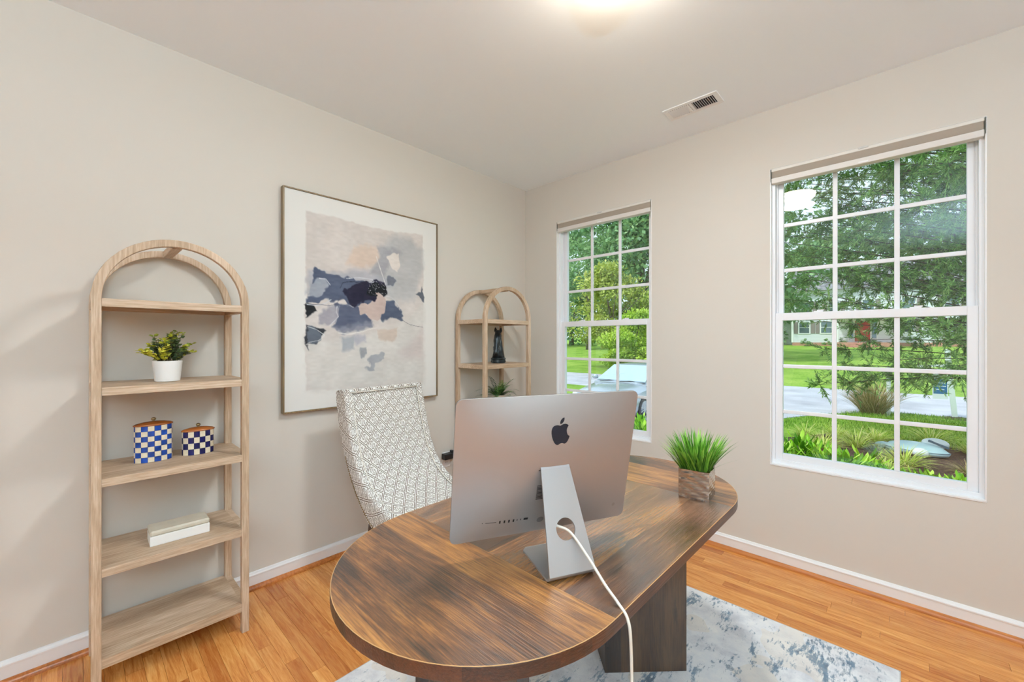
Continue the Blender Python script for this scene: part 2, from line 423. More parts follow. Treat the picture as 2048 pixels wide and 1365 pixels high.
# ------------------------------------------------------------------ arched bookcases
def arch_path(x, n=28, R=.2555, top=1.5, z0=0.0):
    """outer-face centreline of the arched frame, in the y-z plane at depth x"""
    rc = R-.0145
    P = []
    zs = [z0, .3, .6, .9, 1.2]
    for z in zs: P.append(((x, -rc, z), (0, -1, 0), (1, 0, 0)))
    for i in range(n+1):
        a = PI-PI*i/n; P.append(((x, rc*math.cos(a), top+rc*math.sin(a)), (0, math.cos(a), math.sin(a)), (1, 0, 0)))
    for z in zs[::-1]: P.append(((x, rc, z), (0, 1, 0), (1, 0, 0)))
    return P
SHELF = [.136, .475, .816, 1.161, 1.4985]
def bookcase(y, label):
    r = empty('arched_bookcase', (0, y, 0), label=label, cat='bookcase', group='arched bleached-wood bookcases along the left wall')
    h = .0145
    sec = [(-h, -h), (h, -h), (h, h), (-h, h)]
    for x in (.3455, .036):
        MB().sweep(arch_path(x), sec).build('arched_frame', M_bl[2], r, bevel=.0025)
    B((.048, -.016, 1.722), (.334, .016, 1.752), 'top_crossbar', M_bl[0], r, bevel=.002)
    for i, z in enumerate(SHELF):
        T = .031 if i else .037
        hw = .2265
        m = MB()
        m.box((.331, -hw, z-T), (.359, hw, z)); m.box((.022, -hw, z-T), (.050, hw, z))
        m.box((.051, -.254, z-T), (.331, -.228, z)); m.box((.051, .228, z-T), (.331, .254, z))
        m.build('shelf_rail', M_bl[1], r, bevel=.0012)
        B((.0495, -.2285, z-.012), (.3315, .2285, z-.0005), 'shelf', M_bl[1], r, bevel=0)
    return r
bookcase(-2.5875, 'arched bleached-wood bookcase at the left holding checkered jars and a white potted plant')
bookcase(-.595, 'arched bleached-wood bookcase in the corner holding a black horse head bust')

# plant with round leaves in white pot
def leafmat(name, stops, rough=.5, trans=0.0):
    m = Mt(name, (90, 120, 50), rough, spec=.3)
    at = m.n('Attribute', out=2, attribute_name='rnd')
    col = m.ramp(at, stops); m.color(col)
    if trans:
        t = m.n('BsdfTranslucent', {'Color': col}); mx = m.n('MixShader', {0: trans, 1: m.b.outputs[0], 2: t}); m.t.links.new(mx, m.out.inputs[0])
    return m.m
def setrnd(o, per_face):
    me = o.data; a = me.attributes.new('rnd', 'FLOAT', 'FACE'); a.data.foreach_set('value', per_face)
def leaf(mb, p, d, nrm, L, Wd, cup=.15, seg=0):
    p, d, nrm = Vector(p), Vector(d).normalized(), Vector(nrm)
    s = d.cross(nrm)
    if s.length < 1e-4: s = d.cross(Vector((.3, .5, .8)))
    s.normalize(); n2 = s.cross(d)
    a = p+d*L*.35+s*Wd*.5-n2*0; b = p+d*L*.35-s*Wd*.5; a2 = p+d*L*.75+s*Wd*.38; b2 = p+d*L*.75-s*Wd*.38; t = p+d*L-n2*cup*L; m1 = p+d*L*.5-n2*cup*L*.6
    mb.add([p, a, a2, t, b2, b, m1], [(0, 1, 6), (1, 2, 6), (2, 3, 6), (3, 4, 6), (4, 5, 6), (5, 0, 6)])
    return 6
random.seed(11)
r = empty('potted_plant', (.205, -2.605, 1.161), label='leafy yellow-green artificial plant in a white round pot on the upper shelf', cat='plant')
m = MB().lathe([(.040, 0), (.044, .002), (.052, .088), (.050, .090), (.047, .088), (.044, .074), (.0001, .074)], 36, cap=False)
m.build('pot', flat('white_ceramic', (240, 238, 236), .3), r, smooth=True, sharp=35)
MB().lathe([(.0001, .080), (.045, .078)], 20, cap=False).build('soil', flat('dark_moss', (50, 44, 30), .9, var=.4, scale=150), r)
stm = MB(); lf = MB(); rnd = []
for k in range(50):
    a = random.uniform(0, 2*PI); sp = random.uniform(.15, 1.0)
    tip = Vector((math.cos(a)*.075*sp, math.sin(a)*.098*sp, .195+random.uniform(-.03, .022)-.075*sp**2+(.02 if math.sin(a) > .3 else 0)))
    p0 = Vector((math.cos(a)*.02, math.sin(a)*.02, .075)); mid = (p0+tip)/2+Vector((0, 0, .015))
    pts = [p0, mid, tip]; stm.tube(pts, [.0016, .0013, .0008], 5)
    tone = random.choice([.05, .12, .2, .3, .75, .9])
    for j in range(9):
        t = .25+.75*j/8
        q = (p0*(1-t)+mid*t)*(1-t)+(mid*(1-t)+tip*t)*t
        for s in (-1, 1):
            ang = random.uniform(0, 2*PI)
            d = Vector((math.cos(ang), math.sin(ang), random.uniform(.1, .9)))
            leaf(lf, q, d, (random.uniform(-1, 1), random.uniform(-1, 1), 1.2), random.uniform(.014, .021), random.uniform(.011, .016))
            tt = min(1, max(0, tone+random.uniform(-.12, .12)+(.35 if j > 6 else 0))); rnd += [tt]*6
stm.build('stems', flat('brown_stem', (78, 66, 36), .7), r)
o = lf.build('leaves', leafmat('round_leaves', [(0, (62, 78, 56)), (.35, (98, 116, 62)), (.7, (188, 188, 52)), (1, (226, 220, 84))]), r, fixn=False); setrnd(o, rnd); o['kind'] = 'stuff'

# checkered jars: oval bodies clad in tiles
M_cream = flat('bone_tile', (232, 218, 190), .35, var=.05, scale=60)
M_lid = wood('amber_lid_wood', 1, [(112, 52, 18), (150, 78, 30), (178, 104, 48)], .25, 90, 12).m
def jar(loc, a, b, H, rows, cols, blue, label, dark):
    """a = half width along y, b = half depth along x"""
    r = empty('lidded_jar', loc, label=label, cat='jar', group='checkered lidded jars')
    e = 1.0
    def P(t, k=1.): return (b*k*math.cos(t), a*k*math.sin(t))
    MB().lathe([(.97, 0), (.985, .002), (.985, H-.002), (.97, H)], 48, b, a).build('body', flat('jar_grout', (52, 52, 72), .5), r, smooth=True, sharp=40)
    per = []; N = 720; acc = [0]
    for i in range(N):
        x0, y0 = P(2*PI*i/N); x1, y1 = P(2*PI*(i+1)/N); acc.append(acc[-1]+math.hypot(x1-x0, y1-y0))
    def at(s):
        i = int(np.searchsorted(acc, s % acc[-1])); return 2*PI*min(N, max(0, i))/N
    mb_ = flat('glazed_tile', blue, .25, var=.22, scale=40)
    h = H/rows
    for i in range(cols):
        s0 = acc[-1]*i/cols; ds = acc[-1]/cols
        for j in range(rows):
            pts = []
            for q in range(4):
                t = at(s0+.0006+(ds-.0012)*q/3)
                pts.append(t)
            m = MB(); vs = []
            for z in (j*h+.0005, (j+1)*h-.0005):
                for t in pts: vs.append(P(t, .984)+(z,)); 
                for t in pts: vs.append(P(t, 1.004)+(z,))
            fs = []
            for q in range(3):
                fs += [(4+q, 5+q, 13+q, 12+q), (q, q+1, 5+q, 4+q), (8+q, 12+q, 13+q, 9+q)]
            fs += [(0, 4, 12, 8), (3, 11, 15, 7)]
            m.add(vs, fs).build('tile', M_cream if (i+j) % 2 else mb_, r)
    B((0, 0, 0), (0.001, .001, .001), 'x', M_cream) if False else None
    MB().lathe([(.9, H-.001), (1.05, H+.0005), (1.06, H+.004), (.93, H+.009), (.6, H+.014), (.3, H+.0165), (.0001, H+.017)], 48, b, a, cap=False).build('lid', M_lid, r, smooth=True)
    k = MB(); k.lathe([(.006, 0), (.003, .004), (.003, .006)], 12, M=Matrix.Translation((0, 0, H+.015))); k.ball((0, 0, H+.026), (.009, .009, .0075), 16, 10)
    k.build('knob', M_brass, r, smooth=True)
    return r
jar((.172, -2.648, .816), .0635, .034, .155, 7, 14, (26, 66, 146), 'tall oval jar checkered in bright blue and cream with wooden lid', 0)
jar((.168, -2.490, .816), .0600, .034, .106, 4, 14, (20, 22, 78), 'short oval jar checkered in dark navy and cream with wooden lid', 1)

# lidded box
r = empty('lidded_box', (.215, -2.566, .475), rz=math.radians(-1), label='long white box with a greige lid lying on the lower shelf', cat='box')
M_bw = flat('white_lacquer', (242, 240, 236), .4); M_bt = flat('greige_lid', (206, 196, 176), .6, var=.03)
B((-.055, -.102, 0), (.055, .102, .040), 'box_base', M_bw, r, bevel=.002)
MB().box((-.0555, -.1025, .0402), (.0555, .1025, .062)).build('box_lid', M_bt, r, bevel=.006, seg=1)

# horse head bust
M_horse = Mt('black_patina', (30, 34, 36), .35, .35)
nn = M_horse.noise(M_horse.coord(), 28, 4); M_horse.color(M_horse.ramp(nn, [(.35, (16, 18, 20)), (.6, (52, 60, 64)), (.75, (92, 102, 104))])); M_horse.bump(nn, .25, .004); M_horse = M_horse.m
r = empty('horse_head_bust', (.190, -.545, 1.161), rz=math.radians(-58), label='black horse head bust on the corner bookcase', cat='sculpture')
# local: +x faces where the horse looks
m = MB().lathe([(.066, 0), (.070, .004), (.070, .022), (.066, .026), (.072, .030), (.073, .036), (.066, .042), (.058, .046), (.0001, .046)], 40, 1.0, .82)
m.build('plinth', M_horse, r, smooth=True, sharp=35)
rv = MB()
for i in range(14):
    a = 2*PI*i/14; rv.ball((.070*math.cos(a), .0575*math.sin(a), .013), (.0035, .0035, .0035), 6, 4)
rv.build('rivets', M_black, r, smooth=True)
def rings(path, n=20):
    """closed loft through rings (centre, forward-dir, half a (in plane), half b (sideways))"""
    vs = []; fs = []
    for c, d, a, b in path:
        c = Vector(c); d = Vector(d).normalized(); s = Vector((0, 1, 0)); u = s.cross(d).normalized()
        for i in range(n):
            t = 2*PI*i/n; ct, sn = math.cos(t), math.sin(t)
            vs.append(tuple(c+u*a*ct+s*b*sn))
    for k in range(len(path)-1):
        for i in range(n):
            j = (i+1) % n; fs.append((k*n+i, k*n+j, (k+1)*n+j, (k+1)*n+i))
    fs.append(tuple(range(n))[::-1]); fs.append(tuple((len(path)-1)*n+i for i in range(n)))
    return vs, fs
neck = [((-.002, 0, .040), (0, 0, 1), .062, .050), ((-.004, 0, .085), (.0, 0, 1), .056, .042), ((-.006, 0, .135), (.08, 0, 1), .046, .033), ((.000, 0, .185), (.3, 0, 1), .038, .027), ((.012, 0, .222), (.6, 0, .9), .033, .025), ((.030, 0, .240), (1, 0, .35), .026, .022), ((.040, 0, .240), (1, 0, 0), .012, .012)]
head = [((.004, 0, .245), (.5, 0, -.9), .012, .014), ((.014, 0, .235), (.55, 0, -.85), .030, .024), ((.030, 0, .205), (.5, 0, -.9), .036, .028), ((.045, 0, .172), (.45, 0, -.9), .032, .025), ((.059, 0, .138), (.42, 0, -.9), .024, .019), ((.070, 0, .110), (.4, 0, -.9), .019, .017), ((.078, 0, .088), (.4, 0, -.9), .020, .018), ((.083, 0, .072), (.3, 0, -.9), .015, .014), ((.085, 0, .065), (.3, 0, -.9), .006, .007)]
m = MB(); m.add(*rings(neck)); m.add(*rings(head)); ho = m.build('head', M_horse, r, smooth=True)
for s in (-1, 1):
    m = MB().lathe([(.004, 0), (.011, .012), (.012, .022), (.008, .036), (.0005, .048)], 12, .7, 1., M=Matrix.Translation((.006, s*.018, .240)) @ Matrix.Rotation(-s*.14, 4, 'X'))
    m.build('ear', M_horse, r, smooth=True)
    MB().ball((.030, s*.026, .196), (.006, .004, .006), 10, 6).build('eye', M_black, r, smooth=True)
mn = MB()
for i in range(11):
    t = i/10; z = .075+t*.165; x = -.054+.040*t+(.018*t*t)
    mn.ball((x, .006*math.sin(i*2), z), (.013, .010, .017), 8, 6)
mn.build('mane', M_horse, r, smooth=True)
br = MB(); ringp = [(.062+0*i, .0, .12) for i in range(1)]
for s in (-1, 1):
    pts = [(.058+.016*math.cos(t), s*.024, .118+.016*math.sin(t)) for t in [2*PI*i/16 for i in range(17)]]
    br.tube(pts, .0022, 6)
    br.tube([(.056, s*.021, .134), (.040, s*.029, .18), (.012, s*.026, .225)], .0025, 6)
br.tube([(.060+.020*math.cos(t)*-.4+.004, .022*math.sin(t), .128+.018*math.cos(t)) for t in [2*PI*i/20 for i in range(21)]], .003, 6)
br.build('bridle', flat('pewter', (120, 124, 124), .35, .8), r, smooth=True)

# fern in a pale pot
random.seed(4)
r = empty('potted_fern', (.20, -.556, .816), label='small green fern in a pale pot on the corner bookcase', cat='plant')
MB().lathe([(.036, 0), (.040, .003), (.050, .088), (.054, .090), (.052, .082), (.046, .080), (.0001, .080)], 30, cap=False).build('pot', flat('pale_pot', (222, 214, 200), .5), r, smooth=True, sharp=35)
fr = MB(); rnd = []
for k in range(40):
    a = 2*PI*k/40*3.1; L = random.uniform(.12, .215); el = random.uniform(.2, 1.1)
    d = Vector((math.cos(a)*math.cos(el), math.sin(a)*math.cos(el), math.sin(el)))
    q = Vector((math.cos(a)*.012, math.sin(a)*.012, .08)); pr = q.copy(); tone = random.random()
    for j in range(16):
        t = j/15; nd = (d+Vector((0, 0, -.9*t*t))).normalized(); q = q+nd*L/16
        sd = nd.cross(Vector((0, 0, 1))).normalized(); ll = .026*math.sin(PI*min(1, .12+t*.88))+.002
        fr.add([pr+sd*.0008, pr-sd*.0008, q-sd*.0006, q+sd*.0006], [(0, 1, 2, 3)]); rnd.append(tone)
        for s in (-1, 1):
            e = q+sd*s*ll+nd*ll*.35; fr.add([q, q+nd*.0045+sd*s*ll*.4, e, q-nd*.0030+sd*s*ll*.4], [(0, 1, 2, 3)]); rnd.append(min(1, max(0, tone+random.uniform(-.2, .2))))
        pr = q.copy()
o = fr.build('fronds', leafmat('fern_leaves', [(0, (26, 62, 34)), (.5, (52, 104, 48)), (1, (118, 160, 74))]), r, fixn=False); setrnd(o, rnd); o['kind'] = 'stuff'

# ------------------------------------------------------------------ framed abstract painting
SH = [
([(0.112, 0.089), (0.19, 0.085), (0.367, 0.09), (0.59, 0.094), (0.728, 0.088), (0.887, 0.079), (0.884, 0.251), (0.889, 0.466), (0.889, 0.789), (0.877, 0.929), (0.59, 0.931), (0.343, 0.923), (0.169, 0.909), (0.112, 0.914), (0.106, 0.681), (0.114, 0.423)], (206, 198, 192), 0.004, 1),
([(0.114, 0.664), (0.232, 0.681), (0.402, 0.663), (0.644, 0.611), (0.887, 0.488), (0.889, 0.919), (0.114, 0.91)], (208, 204, 198), 0.02, 0.9),
([(0.59, 0.155), (0.644, 0.112), (0.728, 0.098), (0.786, 0.105), (0.877, 0.166), (0.884, 0.272), (0.846, 0.404), (0.816, 0.46), (0.644, 0.47), (0.538, 0.388), (0.488, 0.315), (0.538, 0.231)], (176, 176, 176), 0.02, 0.85),
([(0.39, 0.212), (0.538, 0.182), (0.558, 0.228), (0.538, 0.279), (0.438, 0.31), (0.343, 0.311)], (208, 188, 172), 0.012, 0.9),
([(0.538, 0.187), (0.672, 0.183), (0.713, 0.208), (0.644, 0.237), (0.617, 0.301), (0.59, 0.343), (0.488, 0.334), (0.551, 0.258)], (156, 154, 158), 0.01, 0.85),
([(0.617, 0.231), (0.672, 0.204), (0.713, 0.208), (0.713, 0.26), (0.686, 0.299), (0.644, 0.283)], (216, 208, 200), 0.003, 1),
([(0.114, 0.345), (0.232, 0.351), (0.402, 0.323), (0.59, 0.343), (0.644, 0.379), (0.59, 0.423), (0.343, 0.404), (0.114, 0.466)], (168, 168, 175), 0.012, 0.85),
([(0.143, 0.386), (0.164, 0.341), (0.212, 0.366), (0.343, 0.367), (0.488, 0.372), (0.59, 0.383), (0.538, 0.466), (0.488, 0.489), (0.379, 0.513), (0.321, 0.489), (0.232, 0.493), (0.169, 0.506), (0.114, 0.509), (0.119, 0.475), (0.139, 0.429)], (82, 89, 108), 0.003, 1),
([(0.123, 0.465), (0.134, 0.422), (0.169, 0.39), (0.222, 0.387), (0.238, 0.412), (0.212, 0.45), (0.195, 0.476), (0.123, 0.479)], (152, 156, 165), 0.003, 1),
([(0.265, 0.5), (0.367, 0.504), (0.438, 0.529), (0.512, 0.585), (0.512, 0.609), (0.343, 0.621), (0.254, 0.618), (0.287, 0.572)], (88, 94, 113), 0.004, 1),
([(0.232, 0.503), (0.298, 0.517), (0.276, 0.591), (0.19, 0.602), (0.175, 0.558)], (160, 156, 163), 0.006, 0.95),
([(0.603, 0.472), (0.657, 0.469), (0.713, 0.517), (0.724, 0.578), (0.644, 0.55), (0.577, 0.582), (0.565, 0.543)], (80, 88, 106), 0.004, 1),
([(0.315, 0.443), (0.367, 0.416), (0.463, 0.394), (0.538, 0.368), (0.603, 0.383), (0.617, 0.441), (0.538, 0.476), (0.438, 0.491), (0.402, 0.517), (0.361, 0.5), (0.338, 0.469)], (40, 38, 56), 0.003, 1),
([(0.488, 0.392), (0.538, 0.368), (0.603, 0.387), (0.615, 0.432), (0.538, 0.442), (0.481, 0.44)], (24, 26, 30), 0.004, 1),
([(0.254, 0.618), (0.512, 0.585), (0.519, 0.611), (0.321, 0.64)], (128, 130, 142), 0.008, 0.9),
([(0.429, 0.506), (0.463, 0.489), (0.488, 0.498), (0.538, 0.456), (0.538, 0.427), (0.577, 0.444), (0.603, 0.462), (0.601, 0.522), (0.558, 0.573), (0.5, 0.575), (0.481, 0.551), (0.444, 0.553)], (192, 172, 163), 0.002, 1),
([(0.114, 0.522), (0.159, 0.528), (0.169, 0.546), (0.139, 0.56), (0.119, 0.578)], (34, 35, 38), 0.003, 1),
([(0.116, 0.608), (0.169, 0.616), (0.216, 0.637), (0.216, 0.668), (0.179, 0.69), (0.117, 0.697)], (54, 56, 62), 0.003, 1),
([(0.116, 0.617), (0.169, 0.629), (0.2, 0.644), (0.198, 0.664), (0.175, 0.681), (0.117, 0.69)], (92, 98, 108), 0.003, 1),
([(0.117, 0.695), (0.132, 0.699), (0.123, 0.734)], (70, 72, 76), 0.003, 0.9),
([(0.309, 0.654), (0.39, 0.653), (0.39, 0.728), (0.321, 0.728)], (158, 162, 168), 0.01, 0.9),
([(0.39, 0.653), (0.463, 0.643), (0.469, 0.681), (0.402, 0.696)], (172, 170, 178), 0.008, 0.9),
([(0.42, 0.71), (0.46, 0.715), (0.459, 0.744), (0.426, 0.762)], (150, 152, 156), 0.004, 0.95),
([(0.493, 0.788), (0.519, 0.755), (0.577, 0.736), (0.603, 0.746), (0.597, 0.771), (0.538, 0.795), (0.512, 0.818), (0.519, 0.833), (0.469, 0.831), (0.493, 0.813)], (160, 161, 165), 0.003, 1),
([(0.551, 0.623), (0.678, 0.61), (0.678, 0.651), (0.644, 0.687), (0.565, 0.672)], (198, 182, 169), 0.006, 0.9),
([(0.699, 0.743), (0.846, 0.66), (0.884, 0.607), (0.884, 0.768), (0.728, 0.785)], (200, 190, 186), 0.02, 0.8),
([(0.606, 0.342), (0.644, 0.33), (0.668, 0.357), (0.644, 0.391), (0.61, 0.382)], (108, 111, 120), 0.003, 1),
([(0.816, 0.422), (0.861, 0.409), (0.884, 0.37), (0.886, 0.456)], (94, 98, 106), 0.003, 1)]
LN = [
([(0.343, 0.372), (0.426, 0.364), (0.512, 0.365), (0.519, 0.379), (0.488, 0.383)], (205, 208, 212), 0.003),
([(0.116, 0.513), (0.169, 0.517), (0.222, 0.503), (0.254, 0.483)], (205, 206, 210), 0.003),
([(0.287, 0.513), (0.282, 0.541), (0.295, 0.563), (0.243, 0.61)], (210, 210, 212), 0.003),
([(0.298, 0.645), (0.379, 0.649), (0.463, 0.629), (0.538, 0.613)], (225, 222, 216), 0.003),
([(0.119, 0.617), (0.169, 0.629), (0.212, 0.655), (0.179, 0.681), (0.119, 0.692)], (215, 215, 214), 0.0025),
([(0.538, 0.245), (0.565, 0.307), (0.597, 0.378)], (222, 220, 215), 0.0035),
([(0.185, 0.389), (0.222, 0.387), (0.246, 0.412)], (220, 220, 222), 0.003),
([(0.724, 0.568), (0.786, 0.593), (0.887, 0.604)], (70, 72, 80), 0.0018),
([(0.304, 0.425), (0.321, 0.397), (0.39, 0.386), (0.451, 0.395)], (44, 46, 60), 0.003),
([(0.603, 0.442), (0.644, 0.45), (0.699, 0.489)], (205, 205, 208), 0.002),
([(0.119, 0.513), (0.232, 0.513), (0.282, 0.504), (0.315, 0.461)], (84, 86, 98), 0.002)]
rng = np.random.default_rng(3)
def vnoise(U, V, f):
    g = rng.random((int(f)+3, int(f)+3)); x = U*f; y = V*f; i = np.floor(x).astype(int); j = np.floor(y).astype(int); fx = x-i; fy = y-j
    fx = fx*fx*(3-2*fx); fy = fy*fy*(3-2*fy); i = np.clip(i, 0, int(f)+1); j = np.clip(j, 0, int(f)+1)
    return (g[i, j]*(1-fx)+g[i+1, j]*fx)*(1-fy)+(g[i, j+1]*(1-fx)+g[i+1, j+1]*fx)*fy-.5
def sdist(px, py, poly, closed=True):
    d = np.full(px.shape, 9.); inside = np.zeros(px.shape, bool); n = len(poly)
    for i in range(n if closed else n-1):
        x0, y0 = poly[i]; x1, y1 = poly[(i+1) % n]; ex, ey = x1-x0, y1-y0
        t = np.clip(((px-x0)*ex+(py-y0)*ey)/(ex*ex+ey*ey+1e-12), 0, 1)
        d = np.minimum(d, np.hypot(px-x0-t*ex, py-y0-t*ey))
        if closed:
            c = ((y0 > py) != (y1 > py)) & (px < (x1-x0)*(py-y0)/(y1-y0+1e-12)+x0); inside ^= c
    return np.where(inside, -d, d) if closed else d
def painting(nu, nv, W, H):
    u, v = np.meshgrid(np.linspace(0, 1, nu), np.linspace(0, 1, nv), indexing='ij')
    col = np.ones(u.shape+(3,))*np.array((224, 222, 217.))
    for poly, c, soft, al in SH:
        wu = vnoise(u, v, 9)*.022+vnoise(u, v, 30)*.022+vnoise(u, v, 90)*.010; wv = vnoise(u, v, 9)*.022+vnoise(u, v, 34)*.018+vnoise(u, v, 60)*.009
        amp = .45 if al == 1 and poly[0][0] < .113 else 1.
        d = sdist(u+wu*amp, v+wv*amp, poly)
        a = np.clip(.5-d/(2*soft), 0, 1)*al
        tex = (vnoise(u*.35, v, 110)*10+vnoise(u, v, 14)*12)[..., None]
        col = col*(1-a[..., None])+(np.array(c)+tex)*a[..., None]
    for pts, c, wd in LN:
        d = sdist(u+vnoise(u, v, 20)*.006, v+vnoise(u, v, 20)*.006, pts, False); a = np.clip((wd-d)/.0015, 0, 1)*(.75+vnoise(u, v, 60)*.5)
        a = np.clip(a, 0, 1)[..., None]; col = col*(1-a)+np.array(c)*a
    # speckles in the blackest passage
    sp = (rng.random(u.shape) > .93) & (sdist(u, v, SH[13][0]) < .004)
    col[sp] = (150, 152, 158)
    col = np.clip(col/255., 0, 1); col = np.where(col <= .04045, col/12.92, ((col+.055)/1.055)**2.4)
    return u, v, col
nu, nv = 300, 360; PWd, PHt = 1.038, 1.265
u, v, col = painting(nu, nv, PWd, PHt)
me = bpy.data.meshes.new('canvas')
vs = np.zeros((nu*nv, 3)); vs[:, 0] = 0; vs[:, 1] = (u.ravel()-.5)*PWd; vs[:, 2] = (1-v.ravel())*PHt
ii, jj = np.meshgrid(np.arange(nu-1), np.arange(nv-1), indexing='ij'); q = (ii*nv+jj).ravel()
faces = np.stack([q, q+1, q+nv+1, q+nv], 1)
me.from_pydata(vs.tolist(), [], faces.tolist())
ca = me.color_attributes.new('paint', 'FLOAT_COLOR', 'POINT'); ca.data.foreach_set('color', np.concatenate([col.reshape(-1, 3), np.ones((nu*nv, 1))], 1).ravel())
m = Mt('painted_canvas', (220, 220, 215), .7, spec=.2)
at = m.n('Attribute', out=0, attribute_name='paint'); wv_ = m.noise(m.scaled(m.coord(), (1, 60, 600)), 3, 2); m.color(m.mix(.06, at, wv_, 'OVERLAY')); m.bump(wv_, .08, .001)
me.materials.append(m.m)
art = empty('framed_painting', (.002, -1.561, .928), label='large framed abstract painting in navy, grey and blush on the left wall', cat='painting')
cv = bpy.data.objects.new('canvas', me); C.objects.link(cv); cv.parent = art; cv.location = (.032, 0, .008)
M_fr = wood('bronze_oak_frame', 2, [(92, 72, 46), (124, 102, 70), (150, 126, 90)], .4, 80).m
FW, FH = .527, 1.281
for nm_, lo, hi in (('l', (0, -FW, 0), (.040, -FW+.0075, FH)), ('r', (0, FW-.0075, 0), (.040, FW, FH)), ('b', (0, -FW+.0075, 0), (.040, FW-.0075, .0075)), ('t', (0, -FW+.0075, FH-.0075), (.040, FW-.0075, FH))):
    B(lo, hi, 'frame_rail', M_fr, art, bevel=.001)
B((0, -FW+.0075, .0075), (.028, FW-.0075, FH-.0075), 'backing', flat('dark_backing', (60, 52, 44), .8), art, bevel=0)

# ------------------------------------------------------------------ rug
mr = Mt('distressed_rug', (205, 203, 203), .95, spec=.1)
v = mr.coord('Object')
big = mr.noise(v, 2.3, 4, .6, .4); mid_ = mr.noise(mr.scaled(v, (2.2, 1, 1)), 7.5, 5, .7, .5); st_ = mr.noise(mr.scaled(v, (4, 1, 1)), 26, 4, .7)
basec = mr.ramp(mr.noise(v, 6, 5, .7), [(.35, (200, 199, 202)), (.5, (227, 226, 226)), (.68, (242, 239, 234))])
warm = mr.mix(mr.ma('MULTIPLY', mr.ma('GREATER_THAN', mr.noise(v, 3.1, 2), .56), .35), basec, L4((222, 206, 184)))
f1 = mr.ma('ADD', mr.ma('MULTIPLY', mid_, .65), mr.ma('MULTIPLY', st_, .35))
f1 = mr.ma('ADD', f1, mr.ma('MULTIPLY', mr.ma('SUBTRACT', big, .5), .42))
blue = mr.n('MapRange', {'Value': f1, 'From Min': .520, 'From Max': .585})
sh_ = mr.noise(v, 17, 2)
bc = mr.ramp(sh_, [(.35, (58, 84, 106)), (.5, (88, 120, 142)), (.65, (128, 138, 148))])
mr.color(mr.mix(mr.ma('MULTIPLY', blue, .85), warm, bc)); mr.bump(mr.noise(v, 420, 2), .5, .004)
rug = empty('area_rug', (1.7435, -1.80, 0), label='distressed ivory and slate blue area rug under the desk', cat='rug')
B((-.8005, -1.192, 0), (.8005, 1.192, .010), 'pile', mr.m, rug, bevel=.004)
bd = MB()
for x in (-.803, .7995): bd.box((x, -1.194, 0), (x+.0035, 1.194, .0085))
for y in (-1.195, 1.1915): bd.box((-.803, y, 0), (.803, y+.0035, .0085))
bd.build('bound_edge', flat('rug_binding', (190, 186, 182), .9), rug)

# ------------------------------------------------------------------ desk
desk = empty('oval_desk', (1.730, -1.710, .010), rz=math.radians(-.4), label='rustic brown oval-ended wooden desk standing on the rug', cat='desk')
DZ = .750; DR = .388; DY = .407; DT = .029
def stadium(k=0, n=40, y0=None, y1=None):
    P = []
    for i in range(n+1): a = -PI+PI*i/n; P.append(((DR-k)*math.cos(a), -DY+(DR-k)*math.sin(a)))
    for i in range(n+1): a = PI*i/n; P.append(((DR-k)*math.cos(a), DY+(DR-k)*math.sin(a)))
    return P
def clip(poly, y0, y1):
    def cl(poly, s, c):
        out = []
        for i in range(len(poly)):
            a, b = poly[i], poly[(i+1) % len(poly)]; ia = s*(a[1]-c) >= 0; ib = s*(b[1]-c) >= 0
            if ia: out.append(a)
            if ia != ib: t = (c-a[1])/(b[1]-a[1]); out.append((a[0]+t*(b[0]-a[0]), c))
        return out
    return cl(cl(poly, 1, y0), -1, y1)
core = stadium(.0012)
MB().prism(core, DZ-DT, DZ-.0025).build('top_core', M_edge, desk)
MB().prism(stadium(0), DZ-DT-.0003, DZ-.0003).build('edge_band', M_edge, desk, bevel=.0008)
MB().prism(stadium(.0004), DZ-.0003, DZ+.0003).build('edge_highlight', flat('tan_highlight', (186, 142, 92), .4), desk)  # thin tan strip: highlight along the top edge put into colour
ins = stadium(.0022)
for a, b, mt in ((-1, -.3995, M_dx), (-.3985, .3985, M_dy), (.3995, 1, M_dx)):
    MB().prism(clip(ins, a, b), DZ-.0026, DZ+.0008).build('top_panel', mt, desk, bevel=.0003)
def pedestal(cx, cy, ang, L, Wd):
    M = Matrix.Translation((cx, cy, 0)) @ Matrix.Rotation(ang, 4, 'Z')
    o = MB().box((-L/2, -Wd/2, 0), (L/2, Wd/2, DZ-DT), M=M).build('pedestal', M_dz, desk, bevel=.002)
    return o, M
# positions relative to the desk centre
def far_ped():
    A = Vector((1.917, -1.196)); Bp = Vector((1.685, -1.432)); e = (A-Bp).normalized(); n_ = Vector((-e.y, e.x))
    c_ = (A+Bp)/2+n_*.11; return c_, math.atan2(e.y, e.x), (A-Bp).length, .22
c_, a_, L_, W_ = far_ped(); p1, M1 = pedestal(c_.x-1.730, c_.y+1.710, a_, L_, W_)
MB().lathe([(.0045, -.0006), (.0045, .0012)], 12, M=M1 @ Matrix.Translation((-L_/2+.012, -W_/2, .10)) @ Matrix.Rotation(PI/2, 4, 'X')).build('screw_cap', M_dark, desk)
pedestal(1.707-1.730, -2.121+1.710, math.atan2(.26, -.19), .322, .245)

